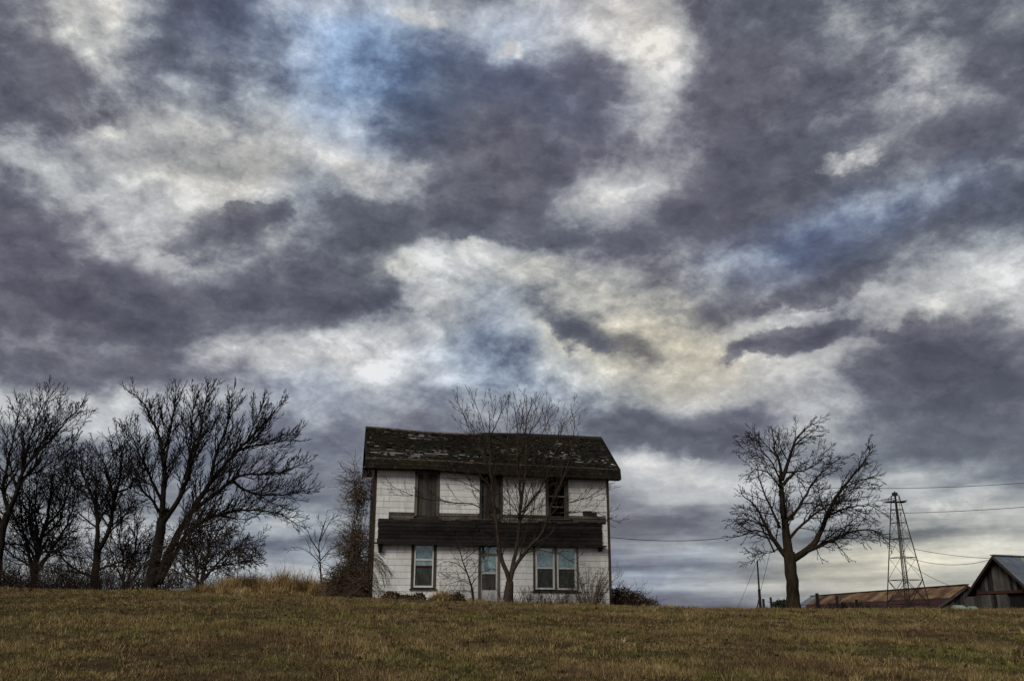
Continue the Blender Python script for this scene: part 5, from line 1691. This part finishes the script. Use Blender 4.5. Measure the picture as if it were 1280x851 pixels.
# utility pole behind the lone tree
uY = 66.0
ub = at(990, 750, uY); ut = at(979, 610, uY)
uz = ground(ub.x, uY) - .2
up = thing('utility_pole', 'utility pole with a grey transformer can standing behind the lone tree', 'pole', (ub.x, uY, uz), 0)
uo = Vector((ub.x, uY, uz)); UH = ut.z - uz
m = MB(); m.tube([Vector((0, 0, 0)), Vector((0, 0, UH))], [.15, .10], 10, True); m.build('shaft', 'post_timber', up)
zt_ = at(990, 640, uY).z - uz
m = MB(); m.tube([Vector((.38, 0, zt_ - .55)), Vector((.38, 0, zt_ - .5)), Vector((.38, 0, zt_ + .35)), Vector((.38, 0, zt_ + .45))], [.20, .24, .24, .17], 14, True); m.build('transformer', 'grey_can', up)
m = MB(); m.tube([Vector((.38, 0, zt_ + .45)), Vector((.38, 0, zt_ + .62)), Vector((.38, 0, zt_ + .8))], [.06, .07, .03], 8, True); m.build('bushing', 'rusty_steel', up)
m = MB(); m.box((.08, -.04, zt_ - .1), (.2, .04, zt_ + .1)); m.build('clamp', 'rusty_steel', up)
m = MB(); m.tube([Vector((0, 0, UH)), Vector((0, 0, UH + .16))], [.05, .03], 8, True); m.build('insulator', 'grey_can', up)

# wires
def wire(name, label, a, b, sag, r=.016, group=None, end=None):
    a, b = Vector(a), Vector(b)
    n = 28; pts = []
    for i in range(n + 1):
        t = i / n; p = a.lerp(b, t); p.z -= sag * 4 * t * (1 - t); pts.append(p - a)
    m = MB(); m.tube(pts, [r] * (n + 1), 4)
    o = m.build(name, 'wire', None, loc=tuple(a)); tag(o, label, 'wire', group)
    return o
hc = HO + EU * (HW + .02) + EV * .3
hcz = at(768, 671, hc.y).z
wire('service_wire', 'service wire from the right corner of the house to the pole behind the lone tree', (hc.x, hc.y, hcz), (uo.x, uY, at(982, 655, uY).z), .55, .02)
PW = 'power lines running off to the right'
wire('power_line', 'uppermost power line, passing over the windmill tower to the right', (uo.x, uY, uz + UH + .15), at(1300, 602, 60), .28, .020, PW)
wire('power_line', 'second power line, crossing the windmill tower below its platform', (uo.x, uY, at(983, 640, uY).z), at(1300, 632, 60), .25, .020, PW)
wp = wo + leg_at(0, .52)
bw = bo + bp(-.1, -.62, AH - .15)
wire('service_wire', 'straight wire from the windmill tower to the peak of the grey barn', at(1143, 686, wY), bw, .10, .018)
wire('service_wire', 'sagging wire from the windmill tower to the peak of the grey barn', at(1133, 696, wY), bw - Vector((0, 0, .06)), .42, .018)
wire('service_wire', 'thin wire slanting from the windmill tower down to the long rusty barn', at(1134, 703, wY), lo_o + lp(0, 2.0, RH_ + .12), .12, .015)

# leaning pole, its stays, and posts along the crest
pY = 50.0
p0 = at(951, 763, pY); p1 = at(946.5, 700, pY); g0 = ground(p0.x, pY)
lpole = thing('leaning_pole', 'thin leaning pole left of the lone tree, spliced to a thicker butt', 'pole', (p0.x, pY, g0), 0)
pp = Vector((p0.x, pY, g0))
tp = p1 - pp; md = at(948.8, 736, pY) - pp
m = MB(); m.tube([Vector((0, 0, -.2)), md], [.085, .07], 8, True); m.build('butt', 'post_timber', lpole)
m = MB(); m.tube([md * .85, tp], [.05, .038], 8, True); m.build('shaft', 'corner_timber', lpole)
m = MB(); m.bar(at(945.5, 763, pY) - pp, at(949, 747, pY) - pp, .05); m.build('brace', 'post_timber', lpole)
wire('stay_wire', 'stay wire from the top of the leaning pole down to the left', p1 + Vector((-.02, 0, -.05)), at(922, 760, pY), .03, .010, None)
wire('stay_wire', 'stay wire from the leaning pole up to the branches of the lone tree', at(949.5, 742, pY), at(964, 684, 48.2), .03, .010, None)
PG = 'old fence posts along the crest'
for (px, ytop, Y, w, lab, lean) in ((954, 748, 50.0, .13, 'short stout fence post against the foot of the leaning pole', .0), (963.5, 746, 50.3, .12, 'thin fence post between the leaning pole and the evergreen bush', -.06),
                              (1021, 741, 54.0, .19, 'tallest fence post, before the rusty roof right of the lone tree', .0), (1045.5, 744, 56, .17, 'fence post with scrub round it, right of the tallest post', .02),
                              (1053, 751.5, 56.5, .15, 'short fence post beside the scrub-covered post', -.02), (1070.5, 748.5, 57, .17, 'fence post farthest right, before the maroon roof sheets', .0),
                              (853, 757, 47.5, .09, 'tiny stake standing alone on the crest right of the brush heap', .0)):
    top_ = at(px, ytop, Y); g0 = ground(top_.x, Y) - .2
    m = MB(); H = top_.z - g0
    m.tube([Vector((-lean * 1.0, 0, 0)), Vector((0, 0, H * .6)), Vector((lean * .3, 0, H))], [w * .55, w * .52, w * .5], 8, True)
    o = m.build('fence_post', 'post_timber', None, loc=(top_.x, Y, g0)); tag(o, lab, 'post', PG)
# log beside the widest tree
lx = at(213, 739, 45.5); lx2 = at(238, 738, 45.5); lgz = ground(lx.x, 45.5)
m = MB(); L_ = lx2.x - lx.x
m.tube([Vector((0, 0, .10)), Vector((L_ * .4, .1, .13)), Vector((L_, .05, .16 + ground(lx2.x, 45.5) - lgz))], [.13, .12, .09], 9, True)
o = m.build('log', 'casing', None, loc=(lx.x, 45.5, lgz)); tag(o, 'weathered grey log lying in the grass right of the widest tree', 'log')
